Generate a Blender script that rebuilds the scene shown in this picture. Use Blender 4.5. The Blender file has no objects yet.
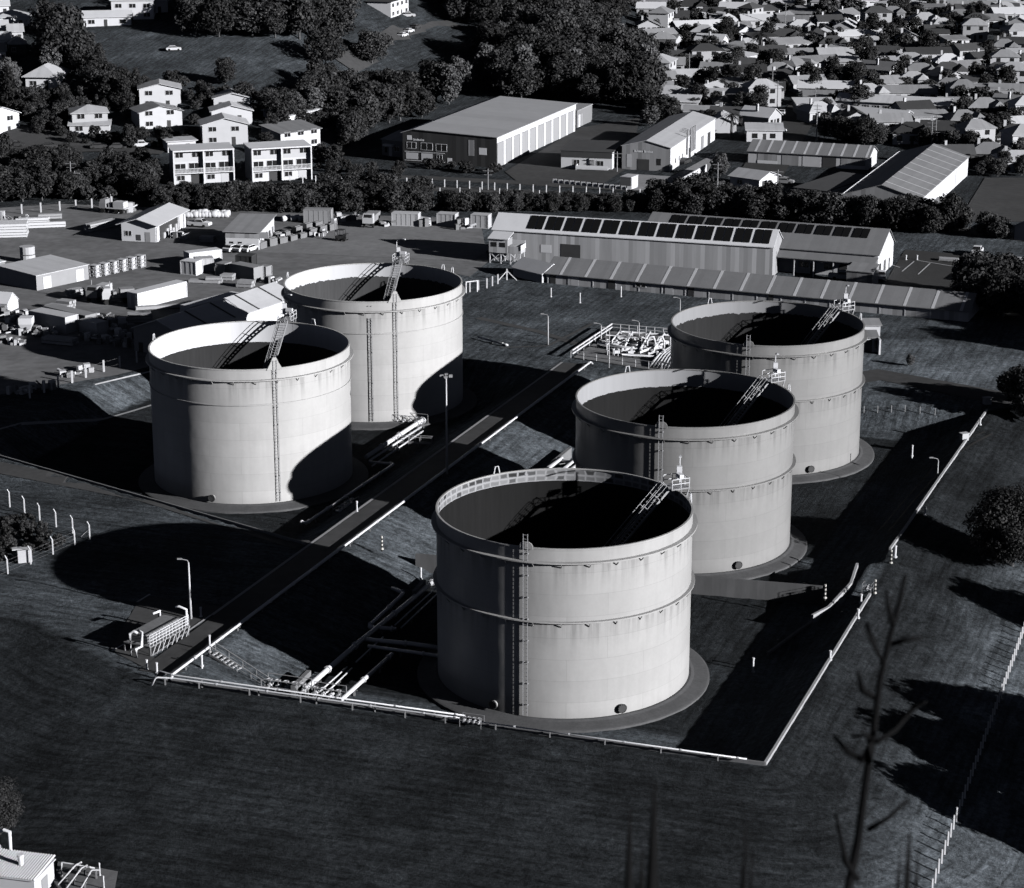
import bpy, bmesh, math, random
import numpy as np
from mathutils import Vector, Matrix

rnd = random.Random(7)
S = bpy.context.scene
COL = S.collection
RAD = math.radians

# ------------------------------------------------------------------ camera model (surveyed from the tank rims)
FPX, TH, CAMZ = 2226.9, RAD(16.778), 96.3
CT, ST = math.cos(TH), math.sin(TH)
SEL, SAZ = RAD(16.3), RAD(-31.0)
SUN = Vector((math.cos(SAZ) * math.cos(SEL), math.sin(SAZ) * math.cos(SEL), math.sin(SEL)))


def ray(px, py):
    a = (px - 512) / FPX
    b = (py - 444) / FPX
    return Vector((a, CT - b * ST, -ST - b * CT))


def at(px, py, z=3.0):
    d = ray(px, py)
    t = (z - CAMZ) / d.z
    return Vector((d.x * t, d.y * t, z))


# ------------------------------------------------------------------ terrain
def xy(v):
    return (v[0], v[1])


W0 = xy(at(172, 682)); W1 = xy(at(765, 765)); W2 = xy(at(870, 595)); W2b = xy(at(890, 550)); W3 = (72.5, 327.0)
RE = xy(at(594, 364))
RB = xy(at(665, 380))
_u = Vector((RE[0] - W0[0], RE[1] - W0[1])).normalized()
_n = Vector((-_u.y, _u.x))


def rd(t, off):
    p = Vector(W0) + _u * t + _n * off
    return (p.x, p.y)


BASIN_R = [W0, W1, W2, W2b, W3, RB, xy(at(600, 370)), RE]
LA = rd(45, 5.7); LB = rd(85, 5.7); LC = rd(122, 5.7)
BASIN_L = [(-78, 307), LA, LB, LC, rd(136, 12), (-42, 379), (-66.4, 342)]
RAMP = [xy(at(852, 582)), xy(at(768, 655, 0))]
RAMP_P = [xy(at(829, 600)), xy(at(851, 583)), xy(at(858, 563)), xy(at(880, 560)), xy(at(872, 594)), xy(at(845, 615, 2)), xy(at(775, 662, 0)), xy(at(764, 654, 0))]
PLAT = [W0, W1, W2, W2b, W3, (90, 338), (320, 250), (2500, 250), (2500, 9000), (-2500, 9000), (-2500, 252),
        (-110, 258), xy(at(40, 622)), xy(at(95, 655)), xy(at(150, 678))]


def seg_dist(X, Y, a, b):
    dx, dy = b[0] - a[0], b[1] - a[1]
    L2 = dx * dx + dy * dy
    t = np.clip(((X - a[0]) * dx + (Y - a[1]) * dy) / L2, 0, 1)
    return np.hypot(X - a[0] - t * dx, Y - a[1] - t * dy)


def poly_dist(X, Y, P):
    """signed distance, positive inside"""
    d = np.full(X.shape, 1e9)
    ins = np.zeros(X.shape, bool)
    n = len(P)
    for i in range(n):
        a, b = P[i], P[(i + 1) % n]
        d = np.minimum(d, seg_dist(X, Y, a, b))
        c = ((a[1] > Y) != (b[1] > Y))
        with np.errstate(divide='ignore', invalid='ignore'):
            xi = (b[0] - a[0]) * (Y - a[1]) / (b[1] - a[1] if b[1] != a[1] else 1e-9) + a[0]
        ins ^= c & (X < xi)
    return np.where(ins, d, -d)


def sstep(a, b, x):
    t = np.clip((x - a) / (b - a), 0, 1)
    return t * t * (3 - 2 * t)


def terr(X, Y):
    X = np.asarray(X, float); Y = np.asarray(Y, float)
    dp = np.maximum(-poly_dist(X, Y, PLAT), 0)
    k = 0.10 + 0.10 * sstep(15, 45, X) + 0.10 * (1 - sstep(-60, -34, X))
    z = 3 - k * np.minimum(dp, 26) * sstep(0, 3, dp)
    z = z - 0.02 * np.clip(dp - 26, 0, 60)
    for P, run in ((BASIN_R, 5.6), (BASIN_L, 5.6)):
        di = poly_dist(X, Y, P)
        zi = 3 * (1 - np.clip(di / run, 0, 1))
        if P is BASIN_R:     # the long grassed slope below the ridge road is gentler
            zi = np.maximum(zi, 3 * (1 - np.clip(seg_dist(X, Y, W0, RE) / 10.6, 0, 1)))
            zi = np.where(seg_dist(X, Y, W0, RE) > 9.7, np.minimum(zi, 3 * (1 - np.clip(di / run, 0, 1))), zi)
        z = np.where(di > 0, zi, z)
    # ramp from the basin entrance down to the floor
    e0, e1 = RAMP[0], RAMP[1]
    L2 = (e1[0] - e0[0]) ** 2 + (e1[1] - e0[1]) ** 2
    t = ((X - e0[0]) * (e1[0] - e0[0]) + (Y - e0[1]) * (e1[1] - e0[1])) / L2
    z = np.where(poly_dist(X, Y, RAMP_P) > 0, np.maximum(z, 3 * (1 - np.clip(t, 0, 1))), z)
    y0 = 520 + 110 * sstep(-70, -20, X)
    h = 30 * sstep(y0, y0 + 235, Y) * (1 - sstep(-30, 62, X))
    h = h + 10 * sstep(700, 1150, Y)
    return z + h


def _ss(a, b, x):
    t = min(1, max(0, (x - a) / (b - a)))
    return t * t * (3 - 2 * t)


_gx, _gy = np.arange(-150, 150.1, .5), np.arange(140, 430.1, .5)
_G = terr(*np.meshgrid(_gx, _gy))


def tz(x, y):
    if y > 420:
        y0 = 520 + 110 * _ss(-70, -20, x)
        return 3 + 30 * _ss(y0, y0 + 235, y) * (1 - _ss(-30, 62, x)) + 10 * _ss(700, 1150, y)
    u, v = (x + 150) * 2, (y - 140) * 2
    if 0 <= u < 599 and 0 <= v < 579:
        i, j = int(u), int(v)
        a, b = u - i, v - j
        return float((_G[j, i] * (1 - a) + _G[j, i + 1] * a) * (1 - b) + (_G[j + 1, i] * (1 - a) + _G[j + 1, i + 1] * a) * b)
    return float(terr(np.array([x]), np.array([y]))[0])


def on(px, py):
    """where the view ray of a surveyed pixel meets the terrain"""
    d = ray(px, py)
    t = (CAMZ - 4.2) / -d.z
    if t * d.y > 470: t = max(100.0, (CAMZ - 45) / -d.z)
    lo = t
    while t < 2500:
        p = d * t
        if CAMZ + p.z < tz(p.x, p.y):
            break
        lo = t
        t += 6
    hi = t
    for _ in range(14):
        m = (lo + hi) / 2
        p = d * m
        if CAMZ + p.z < tz(p.x, p.y):
            hi = m
        else:
            lo = m
    p = d * hi
    return Vector((p.x, p.y, tz(p.x, p.y)))


# ------------------------------------------------------------------ materials
MATS = {}


def g(v, t=1.0):
    return (v * (1 - 0.03 * t), v, v * (1 + 0.09 * t), 1)


def new_mat(name):
    m = bpy.data.materials.new(name)
    m.use_nodes = True
    nt = m.node_tree
    b = nt.nodes['Principled BSDF']
    return m, nt, b


def N(nt, t, **kw):
    n = nt.nodes.new(t)
    for k, v in kw.items():
        setattr(n, k, v)
    return n


def math_node(nt, op, a, b=None, c=None):
    n = nt.nodes.new('ShaderNodeMath')
    n.operation = op
    for i, v in enumerate((a, b, c)):
        if v is None:
            continue
        if isinstance(v, (int, float)):
            n.inputs[i].default_value = v
        else:
            nt.links.new(v, n.inputs[i])
    return n.outputs[0]


def mat(name, v, rough=0.8, var=0.25, scale=0.6, metal=0.0, spec=0.3, rv=0.0, panel=0.0, pw=1.0, paxis=0, bump=0.0,
        stretch=(1, 1, 1), tint=1.0, fine=0.0):
    """plain procedural surface: noise mottling, optional sheet-to-sheet tone (panel) and per-object tone (rv)"""
    m, nt, b = new_mat(name)
    L = nt.links.new
    tc = N(nt, 'ShaderNodeTexCoord')
    mp = N(nt, 'ShaderNodeMapping')
    mp.inputs['Scale'].default_value = stretch
    L(tc.outputs['Object'], mp.inputs['Vector'])
    no = N(nt, 'ShaderNodeTexNoise')
    no.inputs['Scale'].default_value = scale
    no.inputs['Detail'].default_value = 6
    no.inputs['Roughness'].default_value = 0.65
    L(mp.outputs[0], no.inputs['Vector'])
    f = math_node(nt, 'MULTIPLY_ADD', no.outputs['Fac'], 2 * var, 1 - var)
    if fine:
        n2 = N(nt, 'ShaderNodeTexNoise')
        n2.inputs['Scale'].default_value = scale * 9
        n2.inputs['Detail'].default_value = 3
        L(mp.outputs[0], n2.inputs['Vector'])
        f = math_node(nt, 'MULTIPLY', f, math_node(nt, 'MULTIPLY_ADD', n2.outputs['Fac'], 2 * fine, 1 - fine))
    if panel:
        sx = N(nt, 'ShaderNodeSeparateXYZ')
        L(tc.outputs['Object'], sx.inputs[0])
        q = math_node(nt, 'FLOOR', math_node(nt, 'DIVIDE', sx.outputs[paxis], pw))
        wn = N(nt, 'ShaderNodeTexWhiteNoise', noise_dimensions='1D')
        L(q, wn.inputs['W'])
        f = math_node(nt, 'MULTIPLY', f, math_node(nt, 'MULTIPLY_ADD', wn.outputs['Value'], 2 * panel, 1 - panel))
    if rv:
        oi = N(nt, 'ShaderNodeObjectInfo')
        f = math_node(nt, 'MULTIPLY', f, math_node(nt, 'MULTIPLY_ADD', oi.outputs['Random'], 2 * rv, 1 - rv))
    vm = N(nt, 'ShaderNodeVectorMath', operation='SCALE')
    vm.inputs[0].default_value = g(v, tint)[:3]
    L(f, vm.inputs['Scale'])
    L(vm.outputs[0], b.inputs['Base Color'])
    b.inputs['Roughness'].default_value = rough
    b.inputs['Metallic'].default_value = metal
    b.inputs['Specular IOR Level'].default_value = spec
    if bump:
        bp = N(nt, 'ShaderNodeBump')
        bp.inputs['Strength'].default_value = bump
        bp.inputs['Distance'].default_value = 0.1
        L(no.outputs['Fac'], bp.inputs['Height'])
        L(bp.outputs[0], b.inputs['Normal'])
    MATS[name] = m
    return m


mat('white_paint', 0.78, 0.55, 0.10)
mat('pale_paint', 0.6, 0.6, 0.12, rv=0.1)
mat('grey_paint', 0.34, 0.6, 0.18)
mat('dark_paint', 0.06, 0.5, 0.25, rv=0.2)
mat('steel', 0.36, 0.45, 0.25, spec=0.5)
mat('pipe_paint', 0.8, 0.4, 0.15, spec=0.5)
mat('dark_steel', 0.07, 0.5, 0.3)
mat('apron', 0.115, 0.9, 0.4, 0.4, fine=0.3)
mat('concrete', 0.22, 0.9, 0.28, 0.5, fine=0.2)
mat('old_concrete', 0.22, 0.9, 0.35, 0.5, fine=0.25)
mat('bund_wall', 0.13, 0.9, 0.5, 0.5, panel=0.08, pw=0.9, stretch=(1, 1, 0.25))
mat('kerb', 0.42, 0.85, 0.25, 0.8, fine=0.2)
mat('yard_gravel', 0.205, 0.92, 0.6, 0.06, fine=0.45, bump=0.2)
mat('asphalt', 0.07, 0.92, 0.5, 0.08, fine=0.35, bump=0.2)
mat('dark_asphalt', 0.05, 0.92, 0.25, 0.1, fine=0.2)
mat('soil', 0.02, 0.95, 0.4, 0.5)
mat('forecourt', 0.34, 0.9, 0.3, 0.2, fine=0.2)
mat('pale_slab', 0.24, 0.92, 0.35, 0.09, fine=0.3)
mat('track', 0.08, 0.95, 0.3, 0.2, fine=0.3)
mat('marking', 0.6, 0.8, 0.3, 1.5)
mat('glass', 0.025, 0.15, 0.2, spec=0.6)
mat('solar_glass', 0.012, 0.25, 0.2, spec=0.4)
mat('wall_town', 0.52, 0.75, 0.12, 0.5, rv=0.25)
mat('roof_town', 0.42, 0.6, 0.2, 0.4, rv=0.35, panel=0.05, pw=0.8, fine=0.1)
mat('wall_white', 0.74, 0.75, 0.10, 0.5, rv=0.06)
mat('wall_pale', 0.6, 0.8, 0.12, 0.5, rv=0.12)
mat('wall_grey', 0.3, 0.8, 0.15, 0.5, rv=0.2)
mat('wall_dark', 0.07, 0.8, 0.2, 0.5, rv=0.3)
mat('sheet_wall', 0.52, 0.6, 0.22, 0.6, panel=0.28, pw=0.85, stretch=(1, 1, 0.15))
mat('sheet_wall_dark', 0.05, 0.6, 0.2, 0.6, panel=0.25, pw=1.1, stretch=(1, 1, 0.2))
mat('sheet_wall_mid', 0.34, 0.6, 0.2, 0.6, panel=0.22, pw=1.0, stretch=(1, 1, 0.2))
mat('sheet_wall_pale', 0.66, 0.6, 0.12, 0.6, panel=0.06, pw=1.0, paxis=1, stretch=(1, 1, 0.2))
mat('roof_white', 0.74, 0.5, 0.12, 0.4, rv=0.08, fine=0.06)
mat('roof_pale', 0.62, 0.55, 0.16, 0.4, rv=0.15, panel=0.05, pw=0.8, fine=0.08)
mat('roof_mid', 0.30, 0.6, 0.2, 0.4, rv=0.25, panel=0.07, pw=0.8, fine=0.1)
mat('roof_dark', 0.075, 0.65, 0.25, 0.4, rv=0.35, fine=0.1)
mat('roof_shed', 0.25, 0.6, 0.16, 0.35, panel=0.06, pw=0.9, fine=0.1)
mat('roof_big', 0.44, 0.55, 0.12, 0.3, panel=0.05, pw=6.0, paxis=1, fine=0.06)
mat('skylight', 0.62, 0.4, 0.1)
mat('bark', 0.12, 0.9, 0.4, 3.0)
mat('pale_bark', 0.3, 0.9, 0.3, 3.0)
mat('foliage', 0.040, 0.6, 0.75, 0.35, rv=0.45, spec=0.25)
mat('foliage_pale', 0.11, 0.6, 0.6, 0.4, rv=0.25, spec=0.25)
mat('foliage_dark', 0.03, 0.6, 0.4, 0.5, rv=0.3, spec=0.2)
mat('flax', 0.010, 1.0, 0.3, 3.0, spec=0.0)
mat('wrap', 0.8, 0.4, 0.06)
mat('timber', 0.45, 0.85, 0.25, 2.0)
mat('rock', 0.10, 0.9, 0.5, 0.1, fine=0.4, bump=0.8)
mat('tyre', 0.02, 0.8, 0.2)


def tank_mat(name, v, gloss, zgs=(18.05, 11.45)):
    m, nt, b = new_mat(name)
    L = nt.links.new
    tc = N(nt, 'ShaderNodeTexCoord')
    sx = N(nt, 'ShaderNodeSeparateXYZ')
    L(tc.outputs['Object'], sx.inputs[0])
    ang = math_node(nt, 'ARCTAN2', sx.outputs[1], sx.outputs[0])
    arc = math_node(nt, 'MULTIPLY', ang, 14.0)
    cb = N(nt, 'ShaderNodeCombineXYZ')
    L(arc, cb.inputs[0]); L(sx.outputs[2], cb.inputs[1])
    br = N(nt, 'ShaderNodeTexBrick')
    br.inputs['Color1'].default_value = (1, 1, 1, 1)
    br.inputs['Color2'].default_value = (0.93, 0.93, 0.93, 1)
    br.inputs['Mortar'].default_value = (0.78, 0.78, 0.78, 1)
    br.inputs['Scale'].default_value = 1.0
    br.inputs['Mortar Size'].default_value = 0.028
    br.inputs['Mortar Smooth'].default_value = 0.6
    br.inputs['Brick Width'].default_value = 8.8
    br.inputs['Row Height'].default_value = 2.42
    L(cb.outputs[0], br.inputs['Vector'])
    # vertical wash streaks
    mp = N(nt, 'ShaderNodeMapping')
    mp.inputs['Scale'].default_value = (0.9, 0.05, 1)
    L(cb.outputs[0], mp.inputs['Vector'])
    st = N(nt, 'ShaderNodeTexNoise')
    st.inputs['Scale'].default_value = 1.6; st.inputs['Detail'].default_value = 5
    L(mp.outputs[0], st.inputs['Vector'])
    no = N(nt, 'ShaderNodeTexNoise')
    no.inputs['Scale'].default_value = 0.22; no.inputs['Detail'].default_value = 6
    L(tc.outputs['Object'], no.inputs['Vector'])
    f = math_node(nt, 'MULTIPLY', math_node(nt, 'MULTIPLY_ADD', st.outputs['Fac'], 0.22, 0.90),
                  math_node(nt, 'MULTIPLY_ADD', no.outputs['Fac'], 0.34, 0.84))
    n4 = N(nt, 'ShaderNodeTexNoise')
    n4.inputs['Scale'].default_value = 2.5; n4.inputs['Detail'].default_value = 5; n4.inputs['Roughness'].default_value = 0.75
    L(tc.outputs['Object'], n4.inputs['Vector'])
    f = math_node(nt, 'MULTIPLY', f, math_node(nt, 'MULTIPLY_ADD', n4.outputs['Fac'], 0.16, 0.92))
    for zg in zgs:
        d_ = math_node(nt, 'SUBTRACT', zg, sx.outputs[2])
        on_ = math_node(nt, 'MULTIPLY', math_node(nt, 'GREATER_THAN', d_, 0.0), math_node(nt, 'POWER', 2.718, math_node(nt, 'MULTIPLY', d_, -0.55)))
        sm = math_node(nt, 'MULTIPLY', on_, math_node(nt, 'MAXIMUM', math_node(nt, 'MULTIPLY_ADD', st.outputs['Fac'], 2.6, -1.15), 0.0))
        f = math_node(nt, 'MULTIPLY', f, math_node(nt, 'SUBTRACT', 1.0, math_node(nt, 'MINIMUM', sm, 0.3)))
    # slightly darker towards the foot
    ft = N(nt, 'ShaderNodeMapRange')
    ft.inputs['From Min'].default_value = 0.3; ft.inputs['From Max'].default_value = 1.6
    ft.inputs['To Min'].default_value = 0.93; ft.inputs['To Max'].default_value = 1.0
    L(sx.outputs[2], ft.inputs['Value'])
    f = math_node(nt, 'MULTIPLY', f, ft.outputs[0])
    vm = N(nt, 'ShaderNodeVectorMath', operation='SCALE')
    L(br.outputs['Color'], vm.inputs[0]); L(f, vm.inputs['Scale'])
    v2 = N(nt, 'ShaderNodeVectorMath', operation='MULTIPLY')
    L(vm.outputs[0], v2.inputs[0]); v2.inputs[1].default_value = g(v, 0.5)[:3]
    L(v2.outputs[0], b.inputs['Base Color'])
    b.inputs['Roughness'].default_value = gloss
    b.inputs['Specular IOR Level'].default_value = 0.35
    bp = N(nt, 'ShaderNodeBump')
    bp.inputs['Strength'].default_value = 0.25; bp.inputs['Distance'].default_value = 0.15
    n3 = N(nt, 'ShaderNodeTexNoise')
    n3.inputs['Scale'].default_value = 0.35; n3.inputs['Detail'].default_value = 2
    L(tc.outputs['Object'], n3.inputs['Vector'])
    L(n3.outputs['Fac'], bp.inputs['Height']); L(bp.outputs[0], b.inputs['Normal'])
    MATS[name] = m


tank_mat('tank_white', 0.46, 0.45)
tank_mat('tank_white_far', 0.53, 0.5, (18.0,))
tank_mat('tank_grey', 0.31, 0.35)


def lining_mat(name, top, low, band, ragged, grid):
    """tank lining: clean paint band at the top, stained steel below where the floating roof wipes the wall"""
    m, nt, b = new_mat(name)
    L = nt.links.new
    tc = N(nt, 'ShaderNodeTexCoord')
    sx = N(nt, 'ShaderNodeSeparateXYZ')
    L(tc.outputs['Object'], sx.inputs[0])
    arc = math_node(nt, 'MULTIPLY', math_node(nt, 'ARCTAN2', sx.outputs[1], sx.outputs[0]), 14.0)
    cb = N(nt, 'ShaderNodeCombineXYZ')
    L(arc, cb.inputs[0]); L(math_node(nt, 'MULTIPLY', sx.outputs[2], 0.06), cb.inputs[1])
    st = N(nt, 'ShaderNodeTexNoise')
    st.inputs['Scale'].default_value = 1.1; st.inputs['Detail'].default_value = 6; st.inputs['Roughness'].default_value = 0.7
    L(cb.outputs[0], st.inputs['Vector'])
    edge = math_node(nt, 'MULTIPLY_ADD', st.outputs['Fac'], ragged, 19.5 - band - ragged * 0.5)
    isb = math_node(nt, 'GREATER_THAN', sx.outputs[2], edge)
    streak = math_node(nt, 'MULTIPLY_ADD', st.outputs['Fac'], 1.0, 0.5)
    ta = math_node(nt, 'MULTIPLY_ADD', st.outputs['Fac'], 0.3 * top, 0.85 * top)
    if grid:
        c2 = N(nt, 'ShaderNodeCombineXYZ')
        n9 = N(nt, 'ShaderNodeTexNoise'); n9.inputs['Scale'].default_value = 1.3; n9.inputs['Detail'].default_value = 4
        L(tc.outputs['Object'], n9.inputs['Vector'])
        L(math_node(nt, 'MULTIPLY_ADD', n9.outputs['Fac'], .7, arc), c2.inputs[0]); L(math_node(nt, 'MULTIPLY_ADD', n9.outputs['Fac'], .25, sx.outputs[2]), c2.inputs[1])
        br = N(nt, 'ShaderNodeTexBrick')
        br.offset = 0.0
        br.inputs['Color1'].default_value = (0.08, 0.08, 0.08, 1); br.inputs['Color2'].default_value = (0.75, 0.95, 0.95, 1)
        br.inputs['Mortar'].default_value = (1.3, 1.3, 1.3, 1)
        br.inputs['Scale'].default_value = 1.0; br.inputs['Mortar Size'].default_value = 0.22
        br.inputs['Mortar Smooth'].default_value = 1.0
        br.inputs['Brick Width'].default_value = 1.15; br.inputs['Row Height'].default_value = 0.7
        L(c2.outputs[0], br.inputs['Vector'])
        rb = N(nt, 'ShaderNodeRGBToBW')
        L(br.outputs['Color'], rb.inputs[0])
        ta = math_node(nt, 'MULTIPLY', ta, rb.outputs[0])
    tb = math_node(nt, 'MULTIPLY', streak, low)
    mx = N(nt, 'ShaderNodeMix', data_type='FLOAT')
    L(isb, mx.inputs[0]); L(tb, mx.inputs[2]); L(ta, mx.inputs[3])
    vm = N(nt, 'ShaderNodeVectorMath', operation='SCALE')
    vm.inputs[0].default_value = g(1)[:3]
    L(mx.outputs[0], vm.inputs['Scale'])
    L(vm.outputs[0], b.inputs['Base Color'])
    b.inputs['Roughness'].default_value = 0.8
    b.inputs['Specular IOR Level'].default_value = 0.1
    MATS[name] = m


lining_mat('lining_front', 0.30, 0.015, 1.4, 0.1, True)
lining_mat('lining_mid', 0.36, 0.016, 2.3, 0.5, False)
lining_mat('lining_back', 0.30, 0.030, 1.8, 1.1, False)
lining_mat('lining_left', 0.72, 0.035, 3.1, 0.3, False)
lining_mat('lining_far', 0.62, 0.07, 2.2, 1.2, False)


def ground_mat():
    m, nt, b = new_mat('ground_grass')
    L = nt.links.new
    tc = N(nt, 'ShaderNodeTexCoord')

    def noise(s, det=6, r=0.6, vec=None):
        n = N(nt, 'ShaderNodeTexNoise')
        n.inputs['Scale'].default_value = s; n.inputs['Detail'].default_value = det; n.inputs['Roughness'].default_value = r
        L(vec or tc.outputs['Object'], n.inputs['Vector'])
        return n.outputs['Fac']
    a = N(nt, 'ShaderNodeAttribute'); a.attribute_name = 'mow'
    dry = N(nt, 'ShaderNodeAttribute'); dry.attribute_name = 'dry'
    big = noise(0.025, 5)
    mid = noise(0.25, 6, 0.7)
    fin = noise(3.2, 5, 0.8)
    tuft = noise(1.3, 5, 0.75)
    stripe2 = math_node(nt, 'MULTIPLY_ADD', noise(1.0, 5, 0.7, a.outputs['Vector']), 3.0, -0.5)
    wide = noise(0.09, 4, 0.6)
    f = math_node(nt, 'MULTIPLY', math_node(nt, 'MAXIMUM', stripe2, 0.15), math_node(nt, 'MULTIPLY_ADD', mid, 1.7, 0.15))
    f = math_node(nt, 'MULTIPLY', f, math_node(nt, 'MULTIPLY_ADD', fin, 2.2, -0.1))
    f = math_node(nt, 'MULTIPLY', f, math_node(nt, 'MULTIPLY_ADD', tuft, 3.2, -0.55))
    f = math_node(nt, 'MULTIPLY', f, math_node(nt, 'MULTIPLY_ADD', big, 1.6, 0.2))
    f = math_node(nt, 'MULTIPLY', f, math_node(nt, 'MULTIPLY_ADD', wide, 1.8, 0.1))
    base = math_node(nt, 'MULTIPLY_ADD', dry.outputs['Fac'], 0.165, 0.005)
    f = math_node(nt, 'MULTIPLY', f, base)
    vm = N(nt, 'ShaderNodeVectorMath', operation='SCALE')
    vm.inputs[0].default_value = (0.87, 1.0, 1.17)
    L(f, vm.inputs['Scale'])
    L(vm.outputs[0], b.inputs['Base Color'])
    b.inputs['Roughness'].default_value = 0.95
    b.inputs['Specular IOR Level'].default_value = 0.1
    bp = N(nt, 'ShaderNodeBump')
    bp.inputs['Strength'].default_value = 0.7; bp.inputs['Distance'].default_value = 0.3
    hh = math_node(nt, 'ADD', fin, math_node(nt, 'MULTIPLY', tuft, 0.8))
    L(hh, bp.inputs['Height']); L(bp.outputs[0], b.inputs['Normal'])
    MATS['ground'] = m


ground_mat()


def stripe_mat():
    m, nt, b = new_mat('marker_stripe')
    L = nt.links.new
    tc = N(nt, 'ShaderNodeTexCoord'); sx = N(nt, 'ShaderNodeSeparateXYZ')
    L(tc.outputs['Object'], sx.inputs[0])
    q = math_node(nt, 'GREATER_THAN', math_node(nt, 'FRACT', math_node(nt, 'DIVIDE', sx.outputs[2], 0.5)), 0.5)
    v = math_node(nt, 'MULTIPLY_ADD', q, 0.7, 0.03)
    vm = N(nt, 'ShaderNodeVectorMath', operation='SCALE'); vm.inputs[0].default_value = (1, 1, 1)
    L(v, vm.inputs['Scale']); L(vm.outputs[0], b.inputs['Base Color'])
    MATS['marker_stripe'] = m


stripe_mat()


# ------------------------------------------------------------------ mesh builder
class MB:
    def __init__(s):
        s.v, s.f = [], []

    def add(s, vs, fs):
        o = len(s.v)
        s.v += [tuple(v) for v in vs]
        s.f += [tuple(i + o for i in f) for f in fs]
        return s

    def box(s, x0, x1, y0, y1, z0, z1):
        return s.add([(x0, y0, z0), (x1, y0, z0), (x1, y1, z0), (x0, y1, z0), (x0, y0, z1), (x1, y0, z1), (x1, y1, z1), (x0, y1, z1)],
                     [(0, 3, 2, 1), (4, 5, 6, 7), (0, 1, 5, 4), (1, 2, 6, 5), (2, 3, 7, 6), (3, 0, 4, 7)])

    def cbox(s, cx, cy, cz, sx, sy, sz, rz=0.0):
        c, n = math.cos(rz), math.sin(rz)
        vs = []
        for z in (-sz / 2, sz / 2):
            for x, y in ((-1, -1), (1, -1), (1, 1), (-1, 1)):
                x *= sx / 2; y *= sy / 2
                vs.append((cx + x * c - y * n, cy + x * n + y * c, cz + z))
        return s.add(vs, [(0, 3, 2, 1), (4, 5, 6, 7), (0, 1, 5, 4), (1, 2, 6, 5), (2, 3, 7, 6), (3, 0, 4, 7)])

    def bar(s, p, q, w, h=None):
        h = h or w
        p, q = Vector(p), Vector(q)
        d = (q - p).normalized()
        u = d.cross(Vector((0, 0, 1)))
        u = u.normalized() if u.length > 1e-4 else Vector((1, 0, 0))
        n = u.cross(d).normalized()
        vs = []
        for c in (p, q):
            for a, b in ((-1, -1), (1, -1), (1, 1), (-1, 1)):
                vs.append(c + u * a * w / 2 + n * b * h / 2)
        return s.add(vs, [(0, 3, 2, 1), (4, 5, 6, 7), (0, 1, 5, 4), (1, 2, 6, 5), (2, 3, 7, 6), (3, 0, 4, 7)])

    def path(s, pts, r, n=8, r2=None):
        pts = [Vector(p) for p in pts]
        k = len(pts)
        o = len(s.v)
        ref = None
        for i, p in enumerate(pts):
            d = (pts[min(i + 1, k - 1)] - pts[max(i - 1, 0)]).normalized()
            u = d.cross(Vector((0, 0, 1)))
            u = u.normalized() if u.length > 0.05 else (ref or Vector((1, 0, 0)))
            u = (u - d * u.dot(d)).normalized()
            ref = u
            w = d.cross(u)
            rr = r if r2 is None else r + (r2 - r) * i / (k - 1)
            if 0 < i < k - 1:
                a = (pts[i] - pts[i - 1]).normalized(); b = (pts[i + 1] - pts[i]).normalized()
                rr *= min(1.5, 1 / max(0.6, math.sqrt(max(0.01, (1 + a.dot(b)) / 2))))
            for j in range(n):
                t = 2 * math.pi * j / n
                s.v.append(tuple(p + (u * math.cos(t) + w * math.sin(t)) * rr))
        for i in range(k - 1):
            for j in range(n):
                a = o + i * n + j; b = o + i * n + (j + 1) % n
                s.f.append((a, b, b + n, a + n))
        s.f.append(tuple(o + j for j in range(n))[::-1])
        s.f.append(tuple(o + (k - 1) * n + j for j in range(n)))
        return s

    def lathe(s, prof, n=96, cx=0, cy=0, closed=True, a0=0.0, a1=2 * math.pi):
        o = len(s.v)
        k = len(prof)
        full = abs(a1 - a0 - 2 * math.pi) < 1e-6
        m = n if full else n + 1
        for i in range(m):
            t = a0 + (a1 - a0) * i / n
            for r, z in prof:
                s.v.append((cx + r * math.cos(t), cy + r * math.sin(t), z))
        for i in range(n):
            i2 = (i + 1) % m
            for j in range(k if closed else k - 1):
                j2 = (j + 1) % k
                s.f.append((o + i * k + j, o + i2 * k + j, o + i2 * k + j2, o + i * k + j2))
        return s

    def disc(s, r, z, n=64, cx=0, cy=0):
        o = len(s.v)
        s.v += [(cx + r * math.cos(2 * math.pi * i / n), cy + r * math.sin(2 * math.pi * i / n), z) for i in range(n)]
        s.f.append(tuple(range(o, o + n)))
        return s

    def prism(s, poly, z0, z1):
        n = len(poly)
        o = len(s.v)
        s.v += [(p[0], p[1], z0) for p in poly] + [(p[0], p[1], z1) for p in poly]
        s.f.append(tuple(o + i for i in range(n))[::-1])
        s.f.append(tuple(o + n + i for i in range(n)))
        for i in range(n):
            j = (i + 1) % n
            s.f.append((o + i, o + j, o + n + j, o + n + i))
        return s

    def build(s, name, material, parent=None, smooth=False, fix=True, origin=None):
        me = bpy.data.meshes.new(name)
        vs = s.v
        if origin is not None:
            vs = [(a - origin[0], b - origin[1], c - origin[2]) for a, b, c in vs]
        me.from_pydata(vs, [], s.f)
        if fix:
            bm = bmesh.new(); bm.from_mesh(me)
            bmesh.ops.recalc_face_normals(bm, faces=bm.faces)
            bm.to_mesh(me); bm.free()
        if smooth:
            me.polygons.foreach_set('use_smooth', [True] * len(me.polygons))
        me.materials.append(MATS[material] if isinstance(material, str) else material)
        o = bpy.data.objects.new(name, me)
        COL.objects.link(o)
        if origin is not None:
            o.location = origin
        if parent is not None:
            o.parent = parent
        return o


def tag(o, label=None, cat=None, group=None, kind=None):
    if label: o['label'] = label
    if cat: o['category'] = cat
    if group: o['group'] = group
    if kind: o['kind'] = kind
    return o


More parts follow.
